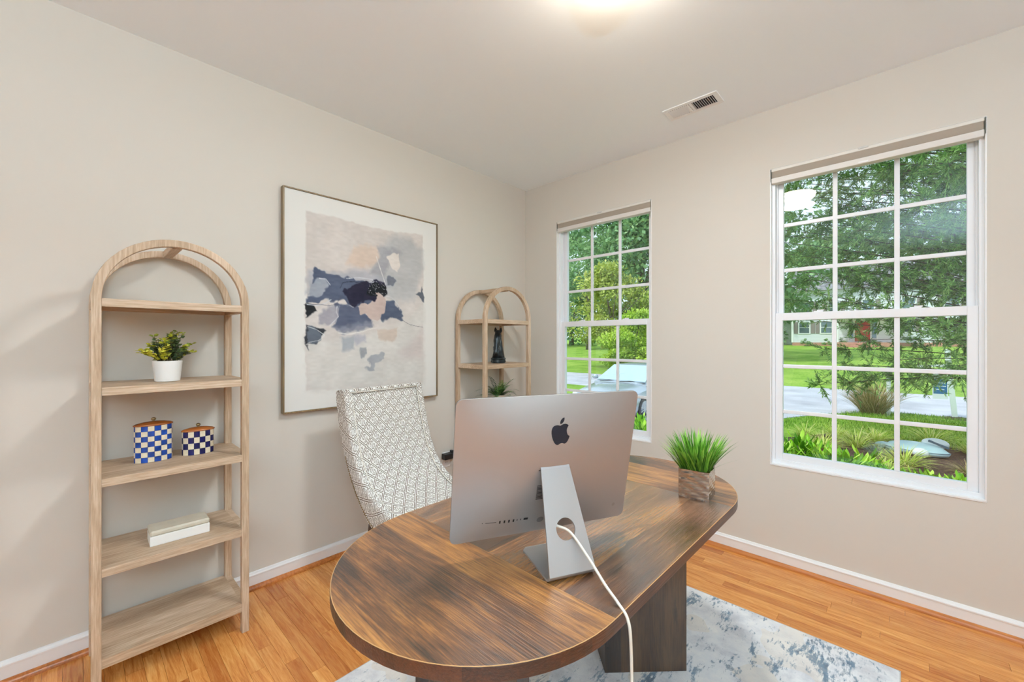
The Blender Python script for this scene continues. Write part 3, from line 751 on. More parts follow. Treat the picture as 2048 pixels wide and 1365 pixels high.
# ------------------------------------------------------------------ all-in-one computer
pc = empty('desktop_computer', (1.881, -2.015, .7608), rz=math.atan2(.898, .4398), label='silver all-in-one computer on the desk seen from behind', cat='computer')
cP = Vector((0, .039, .2425)); upv = Vector((0, -.1969, .9804)); nrm = Vector((0, -.9804, -.1969)); xh = Vector((1, 0, 0))
PW2, PH2 = .264, .1966
def hb(a, b):
    return .0045+.036*max(0, (1-min(1, abs(a)/PW2)**2.2))*max(0, (1-min(1, abs(b)/PH2)**2.4))
def SP(a, b, off=0): return cP+xh*a+upv*b+nrm*(hb(a, b)+off)
def rrect(hw, hh, r, n=6):
    P = []
    for cx, cy, a0 in ((hw-r, hh-r, 0), (-hw+r, hh-r, PI/2), (-hw+r, -hh+r, PI), (hw-r, -hh+r, 1.5*PI)):
        for i in range(n+1): a = a0+PI/2*i/n; P.append((cx+r*math.cos(a), cy+r*math.sin(a)))
    return P
out = rrect(PW2, PH2, .018, 8)
m = MB(); N = len(out); ks = [1.0, .985, .96, .92, .86, .78, .68, .56, .44, .32, .2, .08]
# resample the outline densely
dense = []
for i in range(N):
    a, b = out[i], out[(i+1) % N]; d = math.dist(a, b); q = max(1, int(d/.02))
    for t in range(q): dense.append((a[0]+(b[0]-a[0])*t/q, a[1]+(b[1]-a[1])*t/q))
N = len(dense); vs = [tuple(cP+xh*a+upv*b) for a, b in dense]
for k in ks: vs += [tuple(SP(a*k, b*k)) for a, b in dense]
fs = []
for k in range(len(ks)):
    for i in range(N): j = (i+1) % N; fs.append((k*N+i, k*N+j, (k+1)*N+j, (k+1)*N+i))
fs.append(tuple(len(ks)*N+i for i in range(N)))
m.add(vs, fs); m.build('rear_shell', M_alu, pc, smooth=True, sharp=50)
vs = [tuple(cP+xh*a+upv*b-nrm*.0005) for a, b in dense]+[tuple(cP+xh*a*.999+upv*b*.999-nrm*.003) for a, b in dense]
MB().add(vs, [tuple(range(N))]+[tuple(range(N, 2*N))]+[(i, (i+1) % N, N+(i+1) % N, N+i) for i in range(N)]).build('screen_glass', M_black, pc)
# emblem
ap = [(1180, 405), (1165, 400), (1150, 397), (1132, 399), (1118, 404), (1105, 414), (1096, 430), (1091, 450), (1090, 475), (1094, 508), (1102, 537), (1113, 562), (1124, 579), (1136, 590), (1148, 594), (1160, 590), (1172, 582), (1185, 578), (1198, 579), (1210, 584), (1222, 586), (1234, 580), (1246, 567), (1257, 548), (1265, 530), (1270, 514), (1258, 506), (1249, 494), (1244, 478), (1242, 458), (1244, 440), (1251, 423), (1262, 408), (1255, 399), (1243, 392), (1228, 389), (1212, 391), (1196, 398)]
lfp = [(1180, 389), (1179, 372), (1185, 356), (1196, 342), (1209, 332), (1223, 327), (1224, 340), (1219, 357), (1209, 373), (1196, 384)]
def emb(poly):
    P = [((x-1180)*.000292, (480-y)*.000262) for x, y in poly]
    P = [(a+.0110+(b)*-.03, b+.1005) for a, b in P]
    n_ = len(P); c0 = SP(sum(p[0] for p in P)/n_, sum(p[1] for p in P)/n_, .0006)
    vs = [tuple(SP(a, b, .0006)) for a, b in P]+[tuple(SP(a, b, -.001)) for a, b in P]
    return vs, [tuple(range(n_))]+[(i, (i+1) % n_, n_+(i+1) % n_, n_+i) for i in range(n_)]
m = MB(); m.add(*emb(ap)); m.add(*emb(lfp)); m.build('emblem', flat('emblem_black', (26, 28, 38), .12), pc)
def patch(a0, a1, b0, b1, name, mat=M_dark, par=pc):
    P = [(a0, b0), (a1, b0), (a1, b1), (a0, b1)]
    vs = [tuple(SP(a, b, .0004)) for a, b in P]+[tuple(SP(a, b, -.001)) for a, b in P]
    return MB().add(vs, [(0, 1, 2, 3)]+[(i, (i+1) % 4, 4+(i+1) % 4, 4+i) for i in range(4)]).build(name, mat, par)
patch(-.175, -.146, -.1417, -.1404, 'card_slot'); patch(-.184, -.182, -.1415, -.1395, 'audio_jack')
for a0 in (-.138, -.1255, -.113, -.1005): patch(a0, a0+.004, -.1465, -.1375, 'port')
for a0 in (-.0895, -.0795): patch(a0, a0+.0018, -.1440, -.1385, 'port')
patch(-.070, -.058, -.1445, -.1375, 'port')
for k in range(11): patch(-.046, -.026, -.040-k*.0040, -.0382-k*.0040, 'vent_slot')
def disc(a, b, r_, name, mat):
    P = [(a+r_*math.cos(2*PI*i/20), b+r_*math.sin(2*PI*i/20)) for i in range(20)]
    MB().add([tuple(SP(x, y, .0003)) for x, y in P], [tuple(range(20))]).build(name, mat, pc)
disc(.222, -.150, .0055, 'power_button', flat('button_ring', (170, 162, 158), .3, .8))
disc(-.020, -.152, .010, 'power_socket', flat('grey_socket', (120, 118, 118), .5))
patch(-.046, .046, .0035, .0055, 'hinge_slot')
# stand: foot, bend, leaning arm with round cable hole
def stand_path():
    P = [(.078, .0025)]
    P += [(.02, .0025), (-.045, .0025)]
    yb, R_ = -.078, .022; lean = math.atan2(.085, .22)
    for i in range(29):
        a = -PI/2-(PI/2-lean+0)*i/28-0
        P.append((yb+R_*math.cos(a), .0025+R_+R_*math.sin(a)))
    y1, z1 = P[-1]; y2, z2 = -.004, .2415
    return P, (y1, z1), (y2, z2)
Pf, A1, A2 = stand_path()
def wid(t): return .0625-.021*t
m = MB(); rows = []
for (y, z) in Pf: rows.append((y, z, .0625))
armlen = math.dist(A1, A2)
def arm(t): return (A1[0]+(A2[0]-A1[0])*t, A1[1]+(A2[1]-A1[1])*t)
t0, t1 = .24, .56; tc = .40
vs = []; fs = []
cr = .022
front = [(.078-.0, .045), (.070, .058)]
for i, (y, z, wv2) in enumerate(rows):
    if i == 0:
        for x in (-.0505, .0505): vs.append((x, y, z))
        for x in (-.0625, .0625): vs.append((x, y-.012, z))
    else:
        for x in (-wv2, wv2): vs.append((x, y, z))
for t in (0.06, .14):
    y, z = arm(t)
    for x in (-wid(t), wid(t)): vs.append((x, y, z))
nr = len(vs)//2
for i in range(nr-1): fs.append((2*i, 2*i+1, 2*i+3, 2*i+2))
NH = 32; rh = .0262
hole = []; rect = []
for i in range(NH):
    a = 2*PI*i/NH; t = tc+rh*math.sin(a)/armlen; y, z = arm(t); hole.append((rh*math.cos(a), y, z))
    ca_, sa_ = math.cos(a), math.sin(a); k = 1/max(abs(ca_), abs(sa_)); t = tc+sa_*k*(t1-t0)/2; y, z = arm(t); rect.append((ca_*k*wid(t), y, z))
o0 = len(vs); vs += hole+rect
for i in range(NH): j = (i+1) % NH; fs.append((o0+i, o0+j, o0+NH+j, o0+NH+i))
fs.append(tuple([2*nr-2, 2*nr-1]+[o0+NH+i for i in range(28, 19, -1)]))
o1 = len(vs)
for t in (.70, .85, 1.0):
    y, z = arm(t)
    for x in (-wid(t), wid(t)): vs.append((x, y, z))
fs.append(tuple([o1+1, o1]+[o0+NH+i for i in range(12, 3, -1)]))
for i in range(2): fs.append((o1+2*i, o1+2*i+1, o1+2*i+3, o1+2*i+2))
o2 = o1+4
for (y, z) in ((.003, .252), (.014, .256)):
    for x in (-.0415, .0415): vs.append((x, y, z))
fs.append((o2, o2+1, len(vs)-3, len(vs)-4)); fs.append((len(vs)-4, len(vs)-3, len(vs)-1, len(vs)-2))
so_ = MB().add(vs, fs)
st_o = so_.build('stand', M_alu, pc, solid=.0048)

# power cord (own thing), world coordinates
def bez(P, n=12):
    out = []; P = [Vector(p) for p in P]
    for i in range(len(P)-1):
        a = P[max(0, i-1)]; b = P[i]; c = P[i+1]; d = P[min(len(P)-1, i+2)]
        for k in range(n):
            t = k/n; out.append(.5*((2*b)+(-a+c)*t+(2*a-5*b+4*c-d)*t*t+(-a+3*b-3*c+d)*t**3))
    out.append(P[-1]); return out
bpy.context.view_layer.update()
MI = pc.matrix_world.inverted()
CORD = [(-.026, -.002, .124), (-.020, -.046, .114)]
CW = [(1.945, -2.035, .860), (2.000, -2.040, .820), (2.055, -2.055, .783), (2.098, -2.072, .7665), (2.126, -2.083, .750), (2.136, -2.088, .70), (2.138, -2.086, .55), (2.142, -2.083, .30), (2.145, -2.080, .08), (2.160, -2.07, .020), (2.22, -2.08, .0142), (2.30, -2.2, .0142)]
CORD += [tuple(MI @ Vector(p)) for p in CW]
m = MB(); m.tube([tuple(p) for p in bez(CORD)], .0034, 10); m.build('power_cord', M_cord, pc, smooth=True)['label'] = 'white cord hanging over the desk edge'

# ------------------------------------------------------------------ grass in dimpled silver pot
ang = math.radians(25)
gp = empty('grass_planter', (1.992, -1.290, .7608), rz=math.atan2(.012, .107), label='artificial green grass in a square hammered silver pot on the far end of the desk', cat='plant')
M_ham = Mt('hammered_silver', (196, 184, 172), .16, .95); M_ham = M_ham.m
hw = .052; HG = .105; m = MB(); nx, nz = 22, 34
def dim(s, z, ph):
    row = z/.0122; i = math.floor(row); fr_ = row-i; return .0026*math.sin(PI*fr_)*(.55+.45*math.sin(s*95+i*2.3+ph))
for side in range(4):
    M = Matrix.Rotation(side*PI/2, 4, 'Z'); vs = []; fs = []
    for i in range(nx+1):
        s = -hw+2*hw*i/nx
        for j in range(nz+1):
            z = HG*j/nz; edge = min(1, min(s+hw, hw-s)/.006)
            vs.append((s, -hw-dim(s, z, side)*edge, z))
    for i in range(nx):
        for j in range(nz): a = i*(nz+1)+j; fs.append((a, a+nz+1, a+nz+2, a+1))
    m.add(vs, fs, M=M)
m.add([(-hw, -hw, 0), (hw, -hw, 0), (hw, hw, 0), (-hw, hw, 0)], [(0, 1, 2, 3)])
m.add([(-hw, -hw, HG), (hw, -hw, HG), (hw, hw, HG), (-hw, hw, HG), (-.044, -.044, HG), (.044, -.044, HG), (.044, .044, HG), (-.044, .044, HG), (-.044, -.044, HG-.015), (.044, -.044, HG-.015), (.044, .044, HG-.015), (-.044, .044, HG-.015)],
      [(0, 1, 5, 4), (1, 2, 6, 5), (2, 3, 7, 6), (3, 0, 4, 7), (4, 5, 9, 8), (5, 6, 10, 9), (6, 7, 11, 10), (7, 4, 8, 11)])
m.build('pot', M_ham, gp, smooth=True, sharp=60)
B((-.044, -.044, HG-.016), (.044, .044, HG-.012), 'soil', flat('potting_moss', (60, 52, 28), .9, var=.5, scale=200), gp, bevel=0)
random.seed(8)
def blades(mb, rnd, n, base_r, L, spread, z0, Wd, seg=5, square=True, tilt=(0, 0), droop=.6):
    for k in range(n):
        x = random.uniform(-1, 1)*base_r; y = random.uniform(-1, 1)*base_r
        a = math.atan2(y, x)+random.uniform(-.7, .7); rr = math.hypot(x, y)/base_r
        out_ = spread*(.15+.85*rr)*random.uniform(.5, 1.2); l = L*random.uniform(.65, 1.08); wd = Wd*random.uniform(.6, 1.25)
        d = Vector((math.cos(a)*out_, math.sin(a)*out_, 1)).normalized(); p = Vector((x, y, z0)); side = Vector((-math.sin(a+random.uniform(-.8, .8)), math.cos(a), 0)).normalized()
        pts = [p.copy()]; dd = d.copy()
        for j in range(seg):
            pts.append(pts[-1]+dd*l/seg); dd = (dd+Vector((math.cos(a), math.sin(a), -.35))*droop*.18*(j+1)/seg*out_*2).normalized()
        vs = []; tone = random.random()
        for j, q in enumerate(pts):
            t = j/seg; ww = wd*(.45+.9*t)*(1-t)**.75*1.5 if t < 1 else 0
            vs += [tuple(q+side*ww/2), tuple(q-side*ww/2)]
        mb.add(vs, [(2*j, 2*j+1, 2*j+3, 2*j+2) for j in range(seg)])
        rnd += [min(1, max(0, tone*.75+.22*j/seg)) for j in range(seg)]
g = MB(); rnd = []; blades(g, rnd, 430, .042, .150, .62, HG-.013, .0062)
for a, sp, l in ((2.6, 1.6, .16), (-.45, 2.0, .175), (.1, 1.4, .15), (3.4, 1.3, .15)):
    p = Vector((.03*math.cos(a), .03*math.sin(a), HG-.013)); d = Vector((math.cos(a)*sp, math.sin(a)*sp, 1)).normalized(); s = Vector((-math.sin(a), math.cos(a), 0))
    pts = [p+d*l*t/6+Vector((0, 0, -.02*(t/6)**2)) for t in range(7)]
    g.add([tuple(q+s*.0012*(1-i/6)*k) for i, q in enumerate(pts) for k in (1, -1)], [(2*j, 2*j+1, 2*j+3, 2*j+2) for j in range(6)]); rnd += [.3]*6
o = g.build('grass_blades', leafmat('artificial_grass', [(0, (34, 78, 24)), (.4, (86, 148, 44)), (.7, (140, 196, 72)), (1, (190, 224, 120))], .4, .15), gp, fixn=False, smooth=True); setrnd(o, rnd); o['kind'] = 'stuff'

# ------------------------------------------------------------------ upholstered chair
def greek(name):
    m = Mt(name, (225, 220, 212), .85, spec=.15)
    uv = m.coord('UV'); sx = m.n('SeparateXYZ', {0: uv}, out=0); sy = m.n('SeparateXYZ', {0: uv}, out=1)
    P = .0365
    a = m.ma('DIVIDE', m.ma('ADD', sx, m.ma('MULTIPLY', sy, .80)), P*2); b = m.ma('DIVIDE', m.ma('SUBTRACT', m.ma('MULTIPLY', sy, .80), sx), P*2)
    fa = m.ma('SUBTRACT', m.ma('FRACT', a), .5); fb = m.ma('SUBTRACT', m.ma('FRACT', b), .5)
    # lattice lines (a paired line along each side of the diamond)
    da = m.ma('SUBTRACT', .5, m.ma('ABSOLUTE', fa)); db = m.ma('SUBTRACT', .5, m.ma('ABSOLUTE', fb))
    dm = m.ma('MINIMUM', da, db)
    lat = m.ma('MULTIPLY', m.ma('GREATER_THAN', dm, .035), m.ma('LESS_THAN', dm, .105))
    # upright coordinates inside the diamond, point symmetric fold
    x = m.ma('SUBTRACT', fa, fb); y = m.ma('ADD', fa, fb)
    sg = m.ma('SIGN', y); xx = m.ma('MULTIPLY', x, sg); yy = m.ma('ABSOLUTE', y)
    def rect(x0, x1, y0, y1):
        u_ = m.ma('DIVIDE', m.ma('ABSOLUTE', m.ma('SUBTRACT', xx, (x0+x1)/2)), (x1-x0)/2); v_ = m.ma('DIVIDE', m.ma('ABSOLUTE', m.ma('SUBTRACT', yy, (y0+y1)/2)), (y1-y0)/2)
        return m.ma('LESS_THAN', m.ma('MAXIMUM', u_, v_), 1.)
    k = None
    for q in ((-.035, .035, 0, .50), (-.17, .17, .42, .50), (.14, .21, .22, .50), (-.21, -.14, .26, .44), (.14, .42, .02, .09), (.35, .42, .02, .26), (.22, .42, .20, .27), (-.42, -.14, .06, .13)):
        rr = rect(*q); k = rr if k is None else m.ma('MAXIMUM', k, rr)
    line = m.ma('MAXIMUM', lat, k)
    nz = m.noise(m.coord(), 500, 2)
    m.color(m.mix(line, L4((230, 227, 222)), L4((116, 102, 88)))); m.bump(nz, .1, .0006)
    return m.m
M_fab = greek('greek_key_fabric')
ch = empty('upholstered_chair', (.332, -1.615, 0), rz=math.radians(5.5), label='high-backed chair in cream fabric with grey key pattern behind the desk', cat='chair')
FRONT = [(0, 1.062), (.018, .99), (.034, .92), (.060, .82), (.100, .71), (.165, .61), (.26, .535), (.38, .49), (.56, .455), (.62, .435)]
REAR = [(-.088, 1.050), (-.075, .96), (-.042, .833), (.005, .70), (.070, .582), (.14, .49), (.25, .395), (.40, .345), (.58, .325), (.62, .33)]
def cr_(P, n=6): return [tuple(q)[:2] for q in bez([(a, b, 0) for a, b in P], n)]
Fc, Rc = cr_(FRONT), cr_(REAR)
def uvxz(c): return (c.x*.9+c.y*.6, c.z)
for s in (-1, 1):
    poly = Fc+Rc[::-1]
    m = MB(); y0, y1 = (s*.270, s*.226); 
    n_ = len(Fc)
    vs = []; fs = []
    # loft the wing as a strip of quads between the front and rear curves, with rounded front roll
    secs = []
    for i in range(n_):
        f_ = Vector((Fc[i][0], 0, Fc[i][1])); r_ = Vector((Rc[i][0], 0, Rc[i][1])); d = (f_-r_).normalized()
        ring = []
        for (k, yy) in ((0, y1), (.0, y0)): pass
        pts = [(r_, y1), (r_, y0), (f_-d*.022, y0), (f_-d*.006, y0-s*.006), (f_, (y0+y1)/2+s*.006), (f_-d*.003, y1+s*.004), (f_-d*.014, y1)]
        for p, yy in pts: vs.append((p.x, yy, p.z))
    K = 7
    for i in range(n_-1):
        for j in range(K): fs.append((i*K+j, i*K+(j+1) % K, (i+1)*K+(j+1) % K, (i+1)*K+j))
    fs.append(tuple(range(K))); fs.append(tuple((n_-1)*K+j for j in range(K)))
    wg = m.add(vs, fs).build('side_wing', M_fab, ch, smooth=True, sharp=45)
    uvs = []; acc = 0
    for i in range(n_):
        q = [Vector(vs[i*K+j]) for j in range(K)]
        if i: acc += ((q[4]-Vector(vs[(i-1)*K+4])).length+(q[0]-Vector(vs[(i-1)*K])).length)/2
        p_ = 0
        for j in range(K):
            if j: p_ += (q[j]-q[j-1]).length
            uvs.append((p_, -acc))
    l = wg.data.uv_layers.new(name='UVMap')
    for lp in wg.data.loops: l.data[lp.index].uv = uvs[lp.vertex_index]
    # piping along the inner edge of the wing
    pp = []
    for i in range(n_):
        f_ = Vector((Fc[i][0], 0, Fc[i][1])); r_ = Vector((Rc[i][0], 0, Rc[i][1])); d = (f_-r_).normalized(); q = f_-d*.012; pp.append((q.x, s*.2245, q.z))
    MB().tube(pp, .0035, 6).build('piping', flat('cream_piping', (222, 214, 202), .8), ch, smooth=True)
# padded inner back sweeping into the seat
def inner_surface():
    vs = []; acc = 0; NY = 16; rows = []
    for i, (a, b) in enumerate(Fc):
        r_ = Vector(Rc[i]); f_ = Vector((a, b)); d = (f_-r_).normalized()
        rows.append((f_-d*.020, d))
    return rows
rows = inner_surface(); NY = 16; vs = []; uvl = []; acc = 0; prev = None
for i, (p, d) in enumerate(rows):
    if prev is not None: acc += (p-prev).length
    prev = p
    for j in range(NY+1):
        y = -.226+.452*j/NY; e = 1-(abs(y)/.226)**6
        q = p+d*.010*e
        vs.append((q.x, y, q.y)); uvl.append((y, acc))
fs = [(i*(NY+1)+j, i*(NY+1)+j+1, (i+1)*(NY+1)+j+1, (i+1)*(NY+1)+j) for i in range(len(rows)-1) for j in range(NY)]
m = MB(); m.add(vs, fs); ib = m.build('inner_back', M_fab, ch, smooth=True, fixn=False)
l = ib.data.uv_layers.new(name='UVMap')
for lp in ib.data.loops: l.data[lp.index].uv = uvl[lp.vertex_index]
# outer back and underside
vs = []; fs = []
for i, (a, b) in enumerate(Rc):
    for y in (-.226, .226): vs.append((a, y, b))
n_ = len(Rc)
for i in range(n_-1): fs.append((2*i, 2*i+1, 2*i+3, 2*i+2))
MB().add(vs, fs).build('outer_back', M_fab, ch, smooth=True, uv=lambda c: (c.y, c.z))
# top roll
tr = MB(); a, b = Fc[0], Rc[0]
pts = []
sec = [(b[0], b[1]-.004), (b[0]-.002, b[1]+.006), (b[0]+.02, b[1]+.016), (a[0]-.03, a[1]+.010), (a[0]-.008, a[1]+.006), (a[0]-.001, a[1]-.002), (a[0]-.006, a[1]-.010)]
tr.prism(sec, -.270, .270, 'xz'); tr.build('top_roll', M_fab, ch, bevel=.006, seg=3, smooth=True, sharp=60, uv=lambda c: (c.y, c.z+c.x))
MB().tube([(a[0]-.001, -.224, a[1]-.010), (a[0]+.001, 0, a[1]-.010), (a[0]-.001, .224, a[1]-.010)], .0035, 6).build('piping', flat('cream_piping', (222, 214, 202), .8), ch, smooth=True)
# seat front rail
B((.575, -.226, .328), (.618, .226, .440), 'front_rail', M_fab, ch, bevel=.01, seg=3, uv=lambda c: (c.y, c.z))
nh = MB()
for i in range(18, len(Rc)-3, 1):
    for t in (0, .5):
        q = Vector(Rc[i])*(1-t)+Vector(Rc[i+1])*t; f_ = Vector(Fc[i]); d = (f_-q).normalized(); q = q+d*.012
        for s in (-1, 1): nh.ball((q.x, s*.271, q.y), (.0048, .0025, .0048), 8, 4)
o = nh.build('nailhead_trim', M_brass, ch, smooth=True); o['kind'] = 'stuff'
M_leg = wood('dark_leg_wood', 2, [(40, 26, 18), (62, 42, 28), (84, 60, 42)], .35, 90).m
for sx, sy, x in ((1, -1, .56), (1, 1, .56), (-1, -1, .20), (-1, 1, .20)):
    z1 = .34 if sx > 0 else .43
    y = sy*.215; k = .012; dx = 0 if sx > 0 else -.09
    vs = [(x-k+dx, y-k, 0), (x+k+dx, y-k, 0), (x+k+dx, y+k, 0), (x-k+dx, y+k, 0)]; k = .021
    vs += [(x-k, y-k, z1), (x+k, y-k, z1), (x+k, y+k, z1), (x-k, y+k, z1)]
    MB().add(vs, [(3, 2, 1, 0), (4, 5, 6, 7), (0, 1, 5, 4), (1, 2, 6, 5), (2, 3, 7, 6), (3, 0, 4, 7)]).build('leg', M_leg, ch, bevel=.003)


# ================================================================== outside the windows
def gz(x, y):
    K = [(-8, -.6), (8, -.6), (14, -.8), (20.2, -.8), (24, -.66), (55, .80), (90, 2.2), (140, 3.5)]
    for (a, za), (b, zb) in zip(K, K[1:]):
        if y <= b: return za+(zb-za)*(y-a)/(b-a)
    return K[-1][1]
mg = Mt('lawn_grass', (120, 160, 60), .9, spec=.1)
p = mg.coord('Position'); n1 = mg.noise(p, .6, 4, .6); n2 = mg.noise(mg.scaled(p, (1, .5, 1)), 9, 4, .7); n3 = mg.noise(p, 60, 3, .7)
f = mg.ma('ADD', mg.ma('MULTIPLY', n1, .4), mg.ma('ADD', mg.ma('MULTIPLY', n2, .3), mg.ma('MULTIPLY', n3, .3)))
mg.color(mg.ramp(f, [(.36, (104, 142, 52)), (.5, (146, 182, 74)), (.64, (186, 206, 104))])); mg.bump(n3, .8, .03)
ys = sorted(set([-8+.8*i for i in range(50)]+[32+3*i for i in range(38)])); xs_ = [-60+4*i for i in range(30)]
vs = []; fs = []
for y in ys:
    if y < .3: continue
    for x in xs_: vs.append((x, y, gz(x, y)))
nx_ = len(xs_); ny_ = len(vs)//nx_
for j in range(ny_-1):
    for i in range(nx_-1): a = j*nx_+i; fs.append((a, a+1, a+nx_+1, a+nx_))
tag(MB().add(vs, fs).build('ground', mg.m, smooth=True), kind='structure')
tag(B((-1, TH+.002, -1.2), (XR+1, .34, -.58), 'foundation', flat('foundation_grey', (150, 148, 144), .9), bevel=0), kind='structure')
# asphalt road and driveway
ma_ = Mt('pale_asphalt', (188, 186, 190), .85); p = ma_.coord('Position'); f = ma_.ma('ADD', ma_.ma('MULTIPLY', ma_.noise(p, .8, 4), .5), ma_.ma('MULTIPLY', ma_.noise(p, 70, 3), .5))
ma_.color(ma_.ramp(f, [(.35, (160, 158, 164)), (.5, (186, 184, 190)), (.65, (206, 205, 210))])); ma_.bump(f, .3, .01)
def sheet(poly, name, mat, up=.02):
    vs = [(x, y, gz(x, y)+up) for x, y in poly]+[(x, y, gz(x, y)-.15) for x, y in poly]; n = len(poly)
    return tag(MB().add(vs, [tuple(range(n)), tuple(range(n, 2*n))[::-1]]+[(i, (i+1) % n, n+(i+1) % n, n+i) for i in range(n)]).build(name, mat), kind='structure')
sheet([(-60, 14), (30, 13.6), (30, 20.1), (-60, 20.1)], 'road', ma_.m)
sheet([(-5.6, 3.0), (-.35, 3.0), (-.35, 8.0)], 'driveway', ma_.m, .015)
sheet([(-5.6, 3.0), (-.35, 8.0), (-5.6, 8.0)], 'driveway', ma_.m, .015)
sheet([(-5.6, 8.0), (-.35, 8.0), (.38, 9.5), (.85, 11.0), (1.9, 13.2), (3.4, 14.2), (-7.6, 14.2), (-6.0, 13.2), (-5.6, 11)], 'driveway', ma_.m, .018)
# mulch bed
mmu = Mt('dark_mulch', (70, 52, 44), .95); p = mmu.coord('Position'); nn = mmu.noise(p, 38, 4, .7); mmu.color(mmu.ramp(nn, [(.35, (44, 34, 30)), (.55, (86, 66, 56)), (.7, (128, 104, 90))])); mmu.bump(nn, 1., .03)
sheet([(-.6, 2.5), (4.6, 2.5), (4.9, 6.6), (4.0, 7.9), (2.6, 8.2), (1.5, 8.0), (1.0, 7.0), (.3, 6.0), (-.6, 5.6)], 'mulch_bed', mmu.m, .012)

def fastmesh(name, verts, quads, mat, parent=None, rnd=None):
    me = bpy.data.meshes.new(name); nv_, nf = len(verts), len(quads)
    me.vertices.add(nv_); me.vertices.foreach_set('co', np.asarray(verts, np.float32).ravel())
    me.loops.add(nf*4); me.loops.foreach_set('vertex_index', np.asarray(quads, np.int32).ravel())
    me.polygons.add(nf); me.polygons.foreach_set('loop_start', np.arange(nf, dtype=np.int32)*4)
    me.update(calc_edges=True); me.materials.append(mat)
    if rnd is not None: a = me.attributes.new('rnd', 'FLOAT', 'FACE'); a.data.foreach_set('value', np.asarray(rnd, np.float32))
    o = bpy.data.objects.new(name, me); C.objects.link(o); o.parent = parent; o['kind'] = 'stuff'; return o
def norm(a): return a/np.maximum(1e-9, np.linalg.norm(a, axis=1, keepdims=True))
def leafquads(P, D, N, L, Wd):
    """rhombic leaves: P base, D direction, N rough normal"""
    D = norm(D); s = norm(np.cross(D, N)); L = L[:, None]; Wd = Wd[:, None]
    V = np.stack([P, P+D*L*.45+s*Wd*.5, P+D*L, P+D*L*.45-s*Wd*.5], 1).reshape(-1, 3)
    Q = np.arange(len(P)*4).reshape(-1, 4); return V, Q
def crown(name, parent, n, cx, cy, z0, z1, rad, lsize, mat, seed, lumps=26, tone=(0, 1), taper=.6):
    g = np.random.default_rng(seed)
    # lumps: clusters spread through an egg-shaped crown
    h = z1-z0; lc = []
    for i in range(lumps):
        t = g.random(); zz = z0+h*(.06+.9*t); rr = rad*(1-abs((t-.42)/.62)**2*taper)*math.sqrt(g.random())
        a = g.random()*2*PI; lc.append((cx+rr*math.cos(a), cy+rr*math.sin(a)*.8, zz))
    lc = np.array(lc); idx = g.integers(0, lumps, n); r_ = rad*.34*(.6+.8*g.random(lumps))[idx]
    u = norm(g.normal(size=(n, 3))); rr = (g.random(n)**.35)*r_
    off = u*rr[:, None]; off[:, 2] *= .62
    P = lc[idx]+off
    D = norm(u+g.normal(size=(n, 3))*.6+np.array([0, 0, -.25])); N = norm(u*.6+np.array([0, 0, .7])+g.normal(size=(n, 3))*.35)
    V, Q = leafquads(P, D, N, lsize*(.7+.6*g.random(n)), lsize*.62*(.7+.6*g.random(n)))
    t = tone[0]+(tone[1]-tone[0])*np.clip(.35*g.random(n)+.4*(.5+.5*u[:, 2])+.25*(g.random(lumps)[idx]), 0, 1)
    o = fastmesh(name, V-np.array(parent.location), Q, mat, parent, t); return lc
def trunk(parent, h, r0, bends=3, mat=None, seed=1, lc=None, nb=8):
    g = random.Random(seed); m = MB()
    P = [(0, 0, -.1)]+[(g.uniform(-.15, .15)*i, g.uniform(-.15, .15)*i, h*i/4) for i in range(1, 5)]
    m.tube(P, [r0*(1.15-.2*i) for i in range(5)], 10); m.build('trunk', mat, parent, smooth=True)
    if lc is not None:
        b = MB(); L0 = Vector(parent.location)
        for q in lc[:nb]:
            q = Vector(q)-L0; s = Vector(P[2]) if q.z > h*.5 else Vector(P[1]); mid = (s+q)/2+Vector((0, 0, .3))
            b.tube([s, mid, q], [r0*.35, r0*.22, r0*.1], 6)
        b.build('branches', mat, parent, smooth=True)
M_bark = flat('grey_bark', (122, 110, 98), .9, var=.25, scale=6); M_bark2 = flat('dark_bark', (70, 62, 54), .9, var=.25, scale=10)
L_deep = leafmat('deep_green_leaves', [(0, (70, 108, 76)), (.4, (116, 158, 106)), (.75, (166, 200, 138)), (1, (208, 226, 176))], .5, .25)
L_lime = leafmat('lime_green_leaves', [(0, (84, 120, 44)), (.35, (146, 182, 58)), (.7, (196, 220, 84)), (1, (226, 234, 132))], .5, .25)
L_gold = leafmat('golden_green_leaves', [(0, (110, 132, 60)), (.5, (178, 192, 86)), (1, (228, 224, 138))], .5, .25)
def tree(kind, label, x, y, z0, z1, rad, n, ls, mat, seed, lumps=26, th=None, group=None, cat='tree', bark=None, taper=.6, zb=None):
    b = gz(x, y); t = empty(kind, (x, y, b), label=label, cat=cat, group=group)
    lc = crown('foliage', t, n, x, y, z0, z1, rad, ls, mat, seed, lumps, taper=taper)
    trunk(t, (th or (z0+(z1-z0)*.6))-b, .05*rad+.04, mat=bark or M_bark, seed=seed, lc=lc); return t
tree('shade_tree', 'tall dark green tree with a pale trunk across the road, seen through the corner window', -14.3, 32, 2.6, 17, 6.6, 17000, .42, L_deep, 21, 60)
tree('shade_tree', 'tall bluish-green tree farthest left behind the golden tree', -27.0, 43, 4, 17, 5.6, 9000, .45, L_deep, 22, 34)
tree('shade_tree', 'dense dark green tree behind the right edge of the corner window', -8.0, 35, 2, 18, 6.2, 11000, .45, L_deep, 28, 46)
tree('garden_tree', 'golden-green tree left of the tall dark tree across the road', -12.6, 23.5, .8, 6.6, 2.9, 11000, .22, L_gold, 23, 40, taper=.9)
tree('garden_tree', 'lime green broad tree at the right edge of the corner window', -9.4, 26, 1.2, 4.7, 2.7, 8000, .24, L_lime, 24, 30)
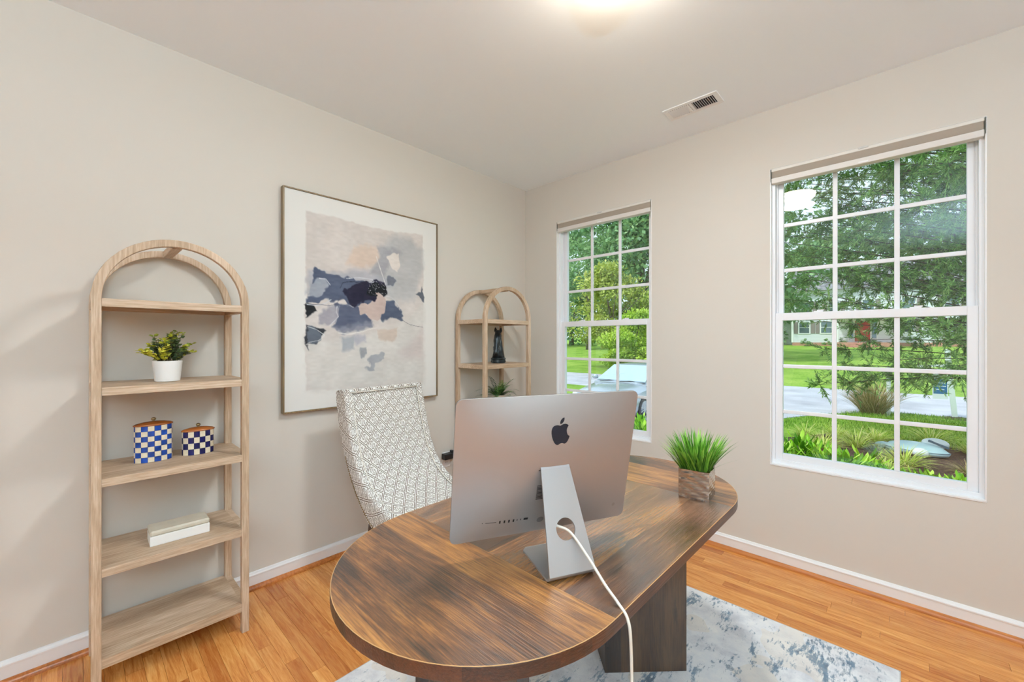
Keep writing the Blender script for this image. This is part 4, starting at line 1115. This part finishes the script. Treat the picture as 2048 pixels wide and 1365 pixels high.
tree('lawn_shrub', 'bushy lime green shrub on the far lawn above the parked car', -9.6, 20.9, -.5, 3.2, 1.9, 11000, .17, L_lime, 25, 34, cat='shrub', taper=.7)
for i, (x, y, zz, rr) in enumerate([(-36, 52, 9, 7), (-24, 56, 7, 6), (-17.5, 50, 5, 4.5), (-12, 58, 8, 6)]):
    tree('woodland_tree', 'dark green woodland tree beyond the far lawn, '+('farthest left', 'second from left', 'third from left', 'rightmost')[i]+' of the row', x, y, 1.0, zz+3, rr, 6500, .5, L_deep, 40+i, 26, group='woodland trees beyond the far lawn')
for i, (x, y) in enumerate([(-3, 72), (8, 74), (19, 70), (30, 66)]):
    tree('woodland_tree', 'tall tree behind the white house, '+('at its left end', 'behind the front door', 'behind its right end', 'farthest right beyond it')[i], x, y, 4, 17, 7, 5000, .6, L_deep, 50+i, 24, group='trees behind the white house')

# willow oak close to the right-hand window: slender leaves on arching branches
EN = [(1.13, 6.79, 1.75), (1.49, 6.43, 0.54), (1.87, 6.1, 0.93), (1.49, 7.12, 1.17), (1.91, 6.42, 0.61), (2.21, 6.43, 0.76), (0.89, 7.25, 2.19), (1.27, 6.92, 2.53), (1.62, 6.56, 2.09), (0.89, 7.25, 3.02), (1.42, 7.05, 3.11), (1.93, 6.16, 2.55), (0.97, 7.32, 3.74), (1.49, 7.12, 3.79), (2.05, 6.28, 3.23), (1.05, 7.39, 4.47), (1.63, 7.25, 4.57), (2.18, 6.4, 3.91), (1.89, 6.81, 4.74), (2.43, 5.95, 4.12), (2.43, 5.95, 1.99), (2.18, 6.4, 1.36), (2.55, 6.06, 1.04), (2.84, 6.33, 0.84), (2.31, 6.24, 1.69), (2.71, 5.52, 1.65), (2.55, 6.06, 2.46), (2.49, 6.0, 3.25), (2.81, 5.62, 3.4), (2.81, 5.62, 4.13), (2.87, 5.67, 2.67), (3.06, 5.58, 2.2), (3.06, 5.58, 1.35), (3.14, 5.38, 1.01), (3.06, 5.58, 3.82), (3.11, 5.63, 3.05)]
g = np.random.default_rng(77)
TX, TY = 5.6, 7.4
EN += [(g.uniform(3.4, 8), g.uniform(5.6, 9.2), g.uniform(1.2, 7)) for _ in range(26)]+[(g.uniform(.6, 5), g.uniform(6.5, 9), g.uniform(4.8, 7.5)) for _ in range(16)]+[(g.uniform(.4, 4.2), g.uniform(6.6, 9), g.uniform(1.9, 5.6)) for _ in range(74)]+[(g.uniform(.4, 4.6), g.uniform(6.8, 9), g.uniform(3.6, 6.2)) for _ in range(40)]
wt_ = empty('willow_oak', (TX, TY, gz(TX, TY)), label='slender-leaved willow oak whose branches fill the upper right-hand window', cat='tree')
L0 = np.array(wt_.location)
bm_ = MB(); LP = []; LD = []; LT = []
for e in EN:
    e = np.array(e); s = np.array([TX-.1, TY, max(.6, e[2]-.55-.25*abs(e[0]-TX))]); mid = (s+e)/2+np.array([0, 0, .28])+g.normal(size=3)*.12
    ts = np.linspace(0, 1, 12)[:, None]; cvp = (s*(1-ts)+mid*ts)*(1-ts)+(mid*(1-ts)+e*ts)*ts
    bm_.tube([tuple(q-L0) for q in cvp], list(np.linspace(.018, .004, 12)), 5)
    tone = g.random()
    for k in range(44):
        i = int(2+10*(1-g.random()**1.7)); i = min(i, 11); q = cvp[i]; d = norm(np.array([[g.normal()*.8-.3, g.normal()*.8, g.normal()*.55-.1]]))[0]
        L = g.uniform(.12, .40); tip = q+d*L+np.array([0, 0, -.10*L]); bm_.tube([tuple(q-L0), tuple(tip-L0)], [.0025, .001], 3, cap=False)
        nn_ = int(14+g.integers(0, 7)); tw = g.random()
        for t in np.linspace(.15, 1, nn_):
            for sgn in (-1, 1):
                LP.append(q+(tip-q)*t); sd = np.cross(d, [0, 0, 1.])*math.cos(t*9+tw*6)+np.array([0, 0, math.sin(t*9+tw*6)]); LD.append(d*.9+sd*sgn*g.uniform(.3, .9)+g.normal(size=3)*.25); LT.append(tone*.6+.4*tw)
LP = np.array(LP); LD = np.array(LD); n = len(LP); LT = np.array(LT)
V, Q = leafquads(LP-L0, LD, norm(np.array([0, 0, 1.])+g.normal(size=(n, 3))*.5), g.uniform(.06, .105, n), g.uniform(.011, .018, n))
fastmesh('foliage', V, Q, leafmat('willow_leaves', [(0, (48, 84, 40)), (.35, (88, 130, 62)), (.7, (138, 178, 94)), (1, (192, 216, 146))], .45, .35), wt_, np.clip(LT*.5+g.random(n)*.55, 0, 1))
bm_.build('branches', M_bark2, wt_, smooth=True)
MB().tube([(0, 0, -.1), (.03, 0, 1.5), (-.05, .02, 3.5), (.02, 0, 7.5)], [.17, .14, .11, .05], 12).build('trunk', M_bark, wt_, smooth=True)

# near lawn blades
g = np.random.default_rng(9); n = 26000
X = g.uniform(-.2, 5.5, n); Y = g.uniform(5.0, 13.6, n); keep = ~((X > .6) & (Y < 7.7)) & (X > -.2+np.clip(Y-8, 0, 9)*.33+.2); X, Y = X[keep], Y[keep]; n = len(X)
P = np.stack([X, Y, np.array([gz(0, y) for y in Y])], 1); D = g.normal(size=(n, 3))*.35; D[:, 2] = 1
V, Q = leafquads(P, D, g.normal(size=(n, 3))*np.array([1, 1, .1]), g.uniform(.05, .11, n), g.uniform(.008, .014, n))
o = fastmesh('lawn_blades', V, Q, leafmat('lawn_blades', [(0, (74, 118, 34)), (.5, (124, 170, 52)), (1, (172, 204, 84))], .6, .3), None, g.random(n))
tag(o, 'short green grass growing on the near lawn', 'grass', kind='stuff')

# ornamental grass clumps and broad-leaved plants
L_fg = leafmat('forest_grass', [(0, (126, 164, 50)), (.4, (196, 218, 92)), (.75, (236, 236, 156)), (1, (232, 212, 160))], .6, .3)
L_tan = leafmat('tan_grass', [(0, (96, 104, 44)), (.4, (160, 146, 88)), (.8, (208, 186, 140)), (1, (224, 206, 170))], .7, .2)
L_blue = leafmat('blue_fescue', [(0, (90, 120, 100)), (1, (160, 184, 170))], .7, .2)
def clump(name, mat, L, n, Wd, rb, spread, seed):
    random.seed(seed); m = MB(); rn = []; blades(m, rn, n, rb, L, spread, 0, Wd, 5, droop=1.6)
    t = empty(name); o = m.build('blades', mat, t, fixn=False, smooth=True); setrnd(o, [min(1, max(0, random.gauss(0, .08)+q)) for q in rn]); o['kind'] = 'stuff'; return t
c0 = clump('grass_clump', L_fg, .36, 190, .012, .09, 1.5, 3); GR = 'golden forest grass clumps in the garden bed'
CL = ['golden forest grass clump nearest the left end of the mulch bed', 'golden forest grass clump left of the blue-grey fescue', 'golden forest grass clump at the far left rim of the bed by the lawn', 'golden forest grass clump behind the blue-grey fescue', 'golden forest grass clump arching behind the aqua ornament', 'golden forest grass clump in front of the aqua ornament', 'small golden forest grass clump on the lawn edge left of the bed', 'golden forest grass clump right of the aqua ornament at the lawn edge', 'golden forest grass clump among the broad-leaved perennials']
for i, (x, y, s) in enumerate([(1.55, 6.35, 1.1), (1.98, 6.85, 1.15), (1.62, 7.55, .95), (2.2, 7.65, 1.0), (2.98, 8.3, 1.25), (2.60, 5.95, 1.15), (1.15, 7.2, .95), (3.45, 7.6, .9), (2.42, 5.3, .9)]):
    c = c0 if i == 0 else copy_tree(c0)
    c.location = (x, y, gz(x, y)+.01); c.rotation_euler = (0, 0, i*1.3); c.scale = (s, s, s); tag(c, CL[i], 'grass', GR)
c = clump('dry_grass_clump', L_tan, .32, 130, .010, .06, 2.0, 4); c.location = (3.28, 6.0, gz(3.3, 6)); tag(c, 'flattened straw-coloured grass clump at the right end of the bed', 'grass')
c = clump('fescue_clump', L_blue, .24, 260, .006, .10, 1.2, 5); c.location = (2.28, 6.45, gz(2, 6.4)); tag(c, 'blue-grey fescue clump in the middle of the garden bed', 'grass')
c = clump('tall_grass_clump', L_tan, 1.15, 700, .016, .22, .75, 6); c.location = (1.98, 12.75, gz(2, 12.7)); tag(c, 'tall tan ornamental grass clump beside the white post by the road', 'grass')
L_br = leafmat('broad_leaves', [(0, (64, 120, 24)), (.4, (124, 190, 34)), (.8, (176, 226, 52)), (1, (212, 240, 110))], .4, .35)
protos = []
for pz in range(3):
    random.seed(60+pz); m = MB(); rn = []
    for k in range(46):
        a = random.uniform(0, 2*PI); rr = random.uniform(0, .16); p0 = Vector((rr*math.cos(a), rr*math.sin(a), random.uniform(.10, .30))); tone = random.random()
        d = Vector((math.cos(a)*.8, math.sin(a)*.8, random.uniform(.5, 1.6))); leaf(m, p0, d, (-math.cos(a), -math.sin(a), 1.3), random.uniform(.10, .17), random.uniform(.034, .055), -.08); rn += [tone]*6
        m.tube([(rr*.4*math.cos(a), rr*.4*math.sin(a), 0), tuple(p0)], .003, 3, cap=False); rn += [.1]*3
    t = empty('broadleaf_plant'); o = m.build('leaves', L_br, t, fixn=False); setrnd(o, rn); o['kind'] = 'stuff'; protos.append(t)
random.seed(71); used = set()
spots = []
for i in range(46):
    x = -1.8+6.0*(i+.5)/46; spots.append((x, 4.55+random.uniform(-.45, .45)))
for i, (x, y) in enumerate(spots):
    k = i % 3; c = protos[k] if k not in used else copy_tree(protos[k]); used.add(k)
    s = random.uniform(.95, 1.25) if x < 2.3 else random.uniform(.75, .95)
    c.location = (x, y, gz(x, y)); c.rotation_euler = (0, 0, random.uniform(0, 6)); c.scale = (s, s, s)
    tag(c, 'bright green broad-leaved perennial growing under the windows', 'plant', 'broad-leaved perennials under the windows')
tag(MB().tube([(2.6, 5.15, -.56), (3.5, 5.25, -.56), (4.6, 5.3, -.56)], .035, 6).build('bed_edging', flat('edging_wood', (168, 130, 108), .8)), 'weathered wooden edging strip along the mulch bed', 'edging')
# pale aqua moulded garden ornament lying in the bed
gm = flat('aqua_plastic', (176, 206, 212), .35); gw = flat('white_plastic', (228, 234, 236), .35); gd = flat('slate_plastic', (92, 112, 126), .5)
t = empty('garden_ornament', (2.74, 6.95, -.585), rz=math.radians(-12), label='pale aqua flattened plastic ornament lying in the mulch bed', cat='ornament')
MB().lathe([(.30, 0), (.40, .03), (.42, .07), (.41, .085), (.39, .095), (.33, .15), (.2, .19), (.0001, .20)], 36, 1.0, .55, cap=False).build('shell', gm, t, smooth=True)
MB().lathe([(.405, .078), (.424, .082), (.405, .088)], 36, 1.0, .552, cap=False).build('rim', gd, t, smooth=True)
MB().ball((.22, .12, .20), (.17, .09, .085), 18, 10).build('hump', gw, t, smooth=True)
M = Matrix.Translation((.27, .05, .20)) @ Matrix.Rotation(.35, 4, 'Y')
MB().box((-.13, -.02, -.015), (.13, .01, .02), M=M).build('slot', gd, t, bevel=.008)
MB().ball((.10, -.22, .07), (.11, .09, .08), 16, 8).build('lobe', gw, t, smooth=True)
MB().ball((-.42, .02, .06), (.12, .08, .06), 14, 8).build('tail', gm, t, smooth=True)

# mailbox post, leaning sign post
t = empty('mailbox_post', (2.32, 12.8, gz(2.3, 12.8)), label='white wooden mailbox post in the tall tan grass by the road', cat='mailbox')
B((-.045, -.045, 0), (.045, .045, 1.22), 'post', flat('white_post', (232, 238, 238), .5), t)
B((-.035, -.30, 1.10), (.035, .20, 1.16), 'arm', flat('white_post', (232, 238, 238), .5), t)
M = Matrix.Translation((0, -.28, 1.16))
MB().prism([(-.08, 0), (.08, 0), (.08, .12)]+[(.08*math.cos(a), .12+.08*math.sin(a)) for a in [PI*i/10 for i in range(1, 10)]]+[(-.08, .12)], 0, .46, 'xz', M=M).build('mailbox', flat('dark_mailbox', (60, 74, 72), .4), t)
t = empty('sign_post', (3.64, 13.5, gz(3.6, 13.5)), label='leaning white sign post with a hanging blue and white sign near the road', cat='sign')
M = Matrix.Rotation(math.radians(-4.5), 4, 'Y'); wp = flat('white_post_paint', (222, 232, 228), .5)
MB().box((-.055, -.055, -.1), (.055, .055, 1.9), M=M).build('post', wp, t, bevel=.004)
MB().box((-.62, -.03, 1.42), (-.02, .03, 1.49), M=M).build('arm', wp, t, bevel=.003)
sg = MB().box((-.43, -.012, .52), (-.13, .012, 1.24)); sg.build('sign_board', flat('sign_white', (234, 240, 244), .4), t)
B((-.41, -.015, .66), (-.15, -.0122, 1.06), 'sign_panel', flat('sign_blue', (40, 112, 168), .4), t, bevel=0)
for k, (a, b) in enumerate(((-.37, -.19), (-.39, -.17), (-.36, -.20))): B((a, -.0165, .95-k*.09), (b, -.0152, .975-k*.09), 'sign_line', flat('sign_lettering', (214, 230, 240), .5), t, bevel=0)
for x in (-.40, -.16): MB().tube([(x, 0, 1.24), (x, 0, 1.44)], .006, 6).build('hanger', M_dark, t)
tag(MB().lathe([(.35, 0), (.25, .04), (.0001, .06)], 18, cap=False, M=Matrix.Translation((3.7, 13.45, gz(0, 13.45)))).build('mulch_ring', mmu.m), 'small ring of mulch around the leaning sign post', 'mulch')

# ------------------------------------------------------------------ parked silver sedan
car = empty('parked_sedan', (-3.0, 5.95, -.70), label='silver sedan parked on the driveway, seen through the corner window', cat='car')
M_car = Mt('silver_car_paint', (184, 192, 200), .22, .5); M_car.b.inputs['Coat Weight'].default_value = .6; M_car = M_car.m
M_cg = Mt('sky_sheen_car_glass', (206, 222, 230), .08, .6).m  # pale sky reflection put into the glass colour
def loft(sts, name, mat, par, smooth=True, sharp=40):
    vs = []; fs = []; n = len(sts[0][1])
    for s, ring in sts:
        for x, z in ring: vs.append((x, s, z))
    for i in range(len(sts)-1):
        for j in range(n): fs.append((i*n+j, i*n+(j+1) % n, (i+1)*n+(j+1) % n, (i+1)*n+j))
    fs.append(tuple(range(n))[::-1]); fs.append(tuple((len(sts)-1)*n+j for j in range(n)))
    return MB().add(vs, fs).build(name, mat, par, smooth=smooth, sharp=sharp)
def ring_b(w, z0, z1, sh=.0):
    h = z1-z0
    return [(-w*.92, z0), (-w, z0+h*.25), (-w, z0+h*.62), (-w*.94, z0+h*.86), (-w*.80, z1-.02), (-w*.4, z1+.015), (0, z1+.025), (w*.4, z1+.015), (w*.80, z1-.02), (w*.94, z0+h*.86), (w, z0+h*.62), (w, z0+h*.25), (w*.92, z0)]
loft([(0, ring_b(.62, .28, .58)), (.10, ring_b(.78, .22, .66)), (.35, ring_b(.87, .20, .74)), (.9, ring_b(.90, .19, .84)), (1.35, ring_b(.91, .19, .90)), (1.6, ring_b(.91, .19, .93)), (2.6, ring_b(.92, .19, .96)), (3.7, ring_b(.91, .19, .98)), (4.3, ring_b(.88, .22, .95)), (4.62, ring_b(.82, .28, .90)), (4.72, ring_b(.7, .35, .8))], 'body', M_car, car)
def ring_g(w, z1): return [(-w, .85), (-w, .90), (-w*.80, z1-.03), (-w*.5, z1), (0, z1+.012), (w*.5, z1), (w*.80, z1-.03), (w, .90), (w, .85)]
loft([(1.30, ring_g(.78, .915)), (1.60, ring_g(.79, 1.08)), (2.15, ring_g(.78, 1.34)), (2.5, ring_g(.77, 1.39)), (3.2, ring_g(.77, 1.38)), (3.7, ring_g(.76, 1.25)), (4.15, ring_g(.74, .98))], 'cabin', M_car, car)
def quadp(P, name, mat, th=.012):
    P = [Vector(p) for p in P]; n_ = (P[1]-P[0]).cross(P[3]-P[0]).normalized()*th
    return MB().add([tuple(p+n_) for p in P]+[tuple(p-n_) for p in P], [(0, 1, 2, 3), (7, 6, 5, 4), (0, 4, 5, 1), (1, 5, 6, 2), (2, 6, 7, 3), (3, 7, 4, 0)]).build(name, mat, car, bevel=.004)
quadp([(-.72, 1.36, .955), (.72, 1.36, .955), (.60, 2.10, 1.335), (-.60, 2.10, 1.335)], 'windshield', M_cg, .018)
for s in (-1, 1):
    quadp([(s*.79, 1.62, .95), (s*.79, 2.62, .96), (s*.64, 2.55, 1.33), (s*.64, 2.18, 1.31)], 'side_window', M_cg)
    quadp([(s*.79, 2.70, .96), (s*.78, 3.62, .97), (s*.64, 3.25, 1.32), (s*.64, 2.64, 1.335)], 'side_window', M_cg)
    mmr = MB(); mmr.ball((s*.98, 1.66, 1.0), (.10, .06, .07), 12, 8); mmr.tube([(s*.84, 1.68, .94), (s*.93, 1.67, .97)], .02, 6); mmr.build('wing_mirror', M_car, car, smooth=True)
    quadp([(s*.50, .03, .56), (s*.78, .16, .60), (s*.80, .34, .70), (s*.50, .12, .66)], 'headlight', Mt('headlight_glass', (226, 232, 238), .1, .3).m, .012)
    for yy in (.95, 3.75):
        Mw = Matrix.Translation((s*.80, yy, .33)) @ Matrix.Rotation(s*PI/2, 4, 'Y')
        wh = MB().lathe([(.20, -.10), (.31, -.10), (.33, -.07), (.33, .08), (.31, .105), (.215, .105), (.205, .09)], 32, M=Mw, cap=False).build('wheel', M_black, car, smooth=True, sharp=40)
        al = MB(); al.lathe([(.215, .10), (.205, .085), (.19, .085)], 32, M=Mw, cap=False); al.lathe([(.0001, .10), (.05, .10), (.055, .08)], 16, M=Mw, cap=False)
        for k in range(10):
            al.box((.03, -.014, .082), (.205, .014, .102), M=Mw @ Matrix.Rotation(2*PI*k/10, 4, 'Z'))
        al.build('alloy_rim', flat('alloy', (206, 210, 214), .3, .8), wh, bevel=.002)
        MB().lathe([(.0001, .04), (.19, .04)], 24, M=Mw, cap=False).build('brake_disc', M_dark, wh)
B((-.45, -.012, .36), (.45, .04, .50), 'grille', M_dark, car, bevel=.01)
MB().tube([(-.60, 1.30, .93), (-.1, 1.38, .965)], .008, 5).build('wiper', M_dark, car); MB().tube([(0, 1.30, .935), (.5, 1.38, .96)], .008, 5).build('wiper', M_dark, car)

# ------------------------------------------------------------------ white house across the road (local origin at its left corner)
HX, HY, HZ = -6.63, 55, .75
hs = empty('white_house', (HX, HY, HZ), label='white clapboard house with a red front door across the road', cat='building')
ms = Mt('white_siding', (232, 234, 240), .6); p = ms.coord(); zz = ms.n('SeparateXYZ', {0: p}, out=2); fr_ = ms.ma('FRACT', ms.ma('DIVIDE', zz, .16)); ms.color(ms.mix(ms.ma('LESS_THAN', fr_, .14), L4((234, 236, 242)), L4((196, 200, 212)))); ms.bump(fr_, .5, .02)
mbk = Mt('brick_foundation', (190, 130, 108), .9); mbk.color(mbk.n('TexBrick', {'Vector': mbk.scaled(mbk.coord(), (1, 1, 1), (PI/2, 0, 0)), 'Color1': L4((196, 134, 110)), 'Color2': L4((176, 112, 92)), 'Mortar': L4((214, 196, 184)), 'Scale': 4.}))
HW, HH = 17.5, 6.4
B((0, 0, .42), (HW, 9, HH), 'wall', ms.m, hs, bevel=0); B((-.02, -.02, -.8), (HW+.02, 9, .42), 'foundation', mbk.m, hs, bevel=0)
B((-.10, -.06, .42), (.12, .2, HH), 'corner_board', M_white, hs, bevel=0)
B((-4.2, 2.0, .0), (0, 9, 3.1), 'garage', ms.m, hs, bevel=0); B((-3.7, 1.93, 0), (-.9, 2.0, 2.3), 'garage_door', M_white, hs, bevel=0)
M_roof = flat('grey_shingles', (128, 126, 128), .9, var=.2, scale=3)
MB().prism([(-.6, HH-.1), (9.6, HH-.1), (4.5, HH+3.2)], -.5, HW+.5, 'yz').build('roof', M_roof, hs)
MB().prism([(1.4, 3.0), (9.6, 3.0), (5.4, 4.9)], -4.6, 0, 'yz').build('garage_roof', M_roof, hs)
M_hg = Mt('house_glass', (120, 140, 150), .1, .4).m; M_shu = flat('taupe_shutter', (142, 132, 130), .7)
def hwin(x0, x1, z0, z1, sh=True):
    f = MB(); t_ = .10
    f.box((x0-t_, -.07, z0-t_), (x1+t_, 0, z0)); f.box((x0-t_, -.07, z1), (x1+t_, 0, z1+t_)); f.box((x0-t_, -.07, z0), (x0, 0, z1)); f.box((x1, -.07, z0), (x1+t_, 0, z1)); f.box((x0, -.06, (z0+z1)/2-.03), (x1, 0, (z0+z1)/2+.03))
    w_ = f.build('window', M_white, hs); B((x0, -.03, z0), (x1, -.01, z1), 'pane', M_hg, w_, bevel=0)
    if sh:
        for a in (x0-t_-.42, x1+t_+.06): B((a, -.06, z0-.05), (a+.36, 0, z1+.05), 'shutter', M_shu, hs, bevel=0)
for x0, x1 in ((.68, 1.62), (2.72, 3.66), (9.2, 10.2), (12.2, 13.2), (14.9, 15.9)): hwin(x0, x1, 1.50, 2.75)
for x0, x1 in ((.9, 1.8), (3.4, 4.3), (6.3, 7.2), (9.4, 10.3), (12.4, 13.3), (15, 15.9)): hwin(x0, x1, 3.75, 4.95)
B((5.66, -.06, .55), (6.90, 0, 2.75), 'front_door', flat('red_door', (196, 62, 66), .5), hs, bevel=.01)
for a, b in ((5.18, 5.52), (7.05, 7.4)): B((a, -.05, .9), (b, 0, 2.7), 'sidelight', M_hg, hs, bevel=0)
for a in (5.05, 5.54, 6.92, 7.42): B((a, -.08, .5), (a+.10, 0, 2.85), 'door_casing', M_white, hs, bevel=0)
B((4.2, -2.0, -.5), (9.2, 0, .45), 'porch_floor', mbk.m, hs, bevel=0)
for x in (4.3, 9.0): B((x-.13, -1.9, .45), (x+.13, -1.64, 3.0), 'porch_column', M_white, hs, bevel=.01)
B((4.0, -2.1, 3.0), (9.4, 0, 3.2), 'porch_roof', M_white, hs, bevel=0)
for k in range(3): B((5.4, -2.3-.3*k, -.5), (7.4, -2.0-.3*k, .30-.17*k), 'step', mbk.m, hs, bevel=0)
random.seed(5)
pb = None
for i, x in enumerate((-5.2, -3.2, -1.9, 3.8, 6.0, 8.4)):
    t = empty('foundation_shrub', (x, 53.9, gz(x, 53.9)), label='small rounded shrub by the white house, '+('before the garage left side', 'at the garage door', 'beside the garage corner', 'left of the porch', 'by the porch steps', 'right of the porch')[i], cat='shrub', group='foundation shrubs of the white house')
    crown('foliage', t, 500, x, 53.9, gz(0, 53.9)+.05, gz(0, 53.9)+.85, .42, .12, L_deep, 90+i, 8)
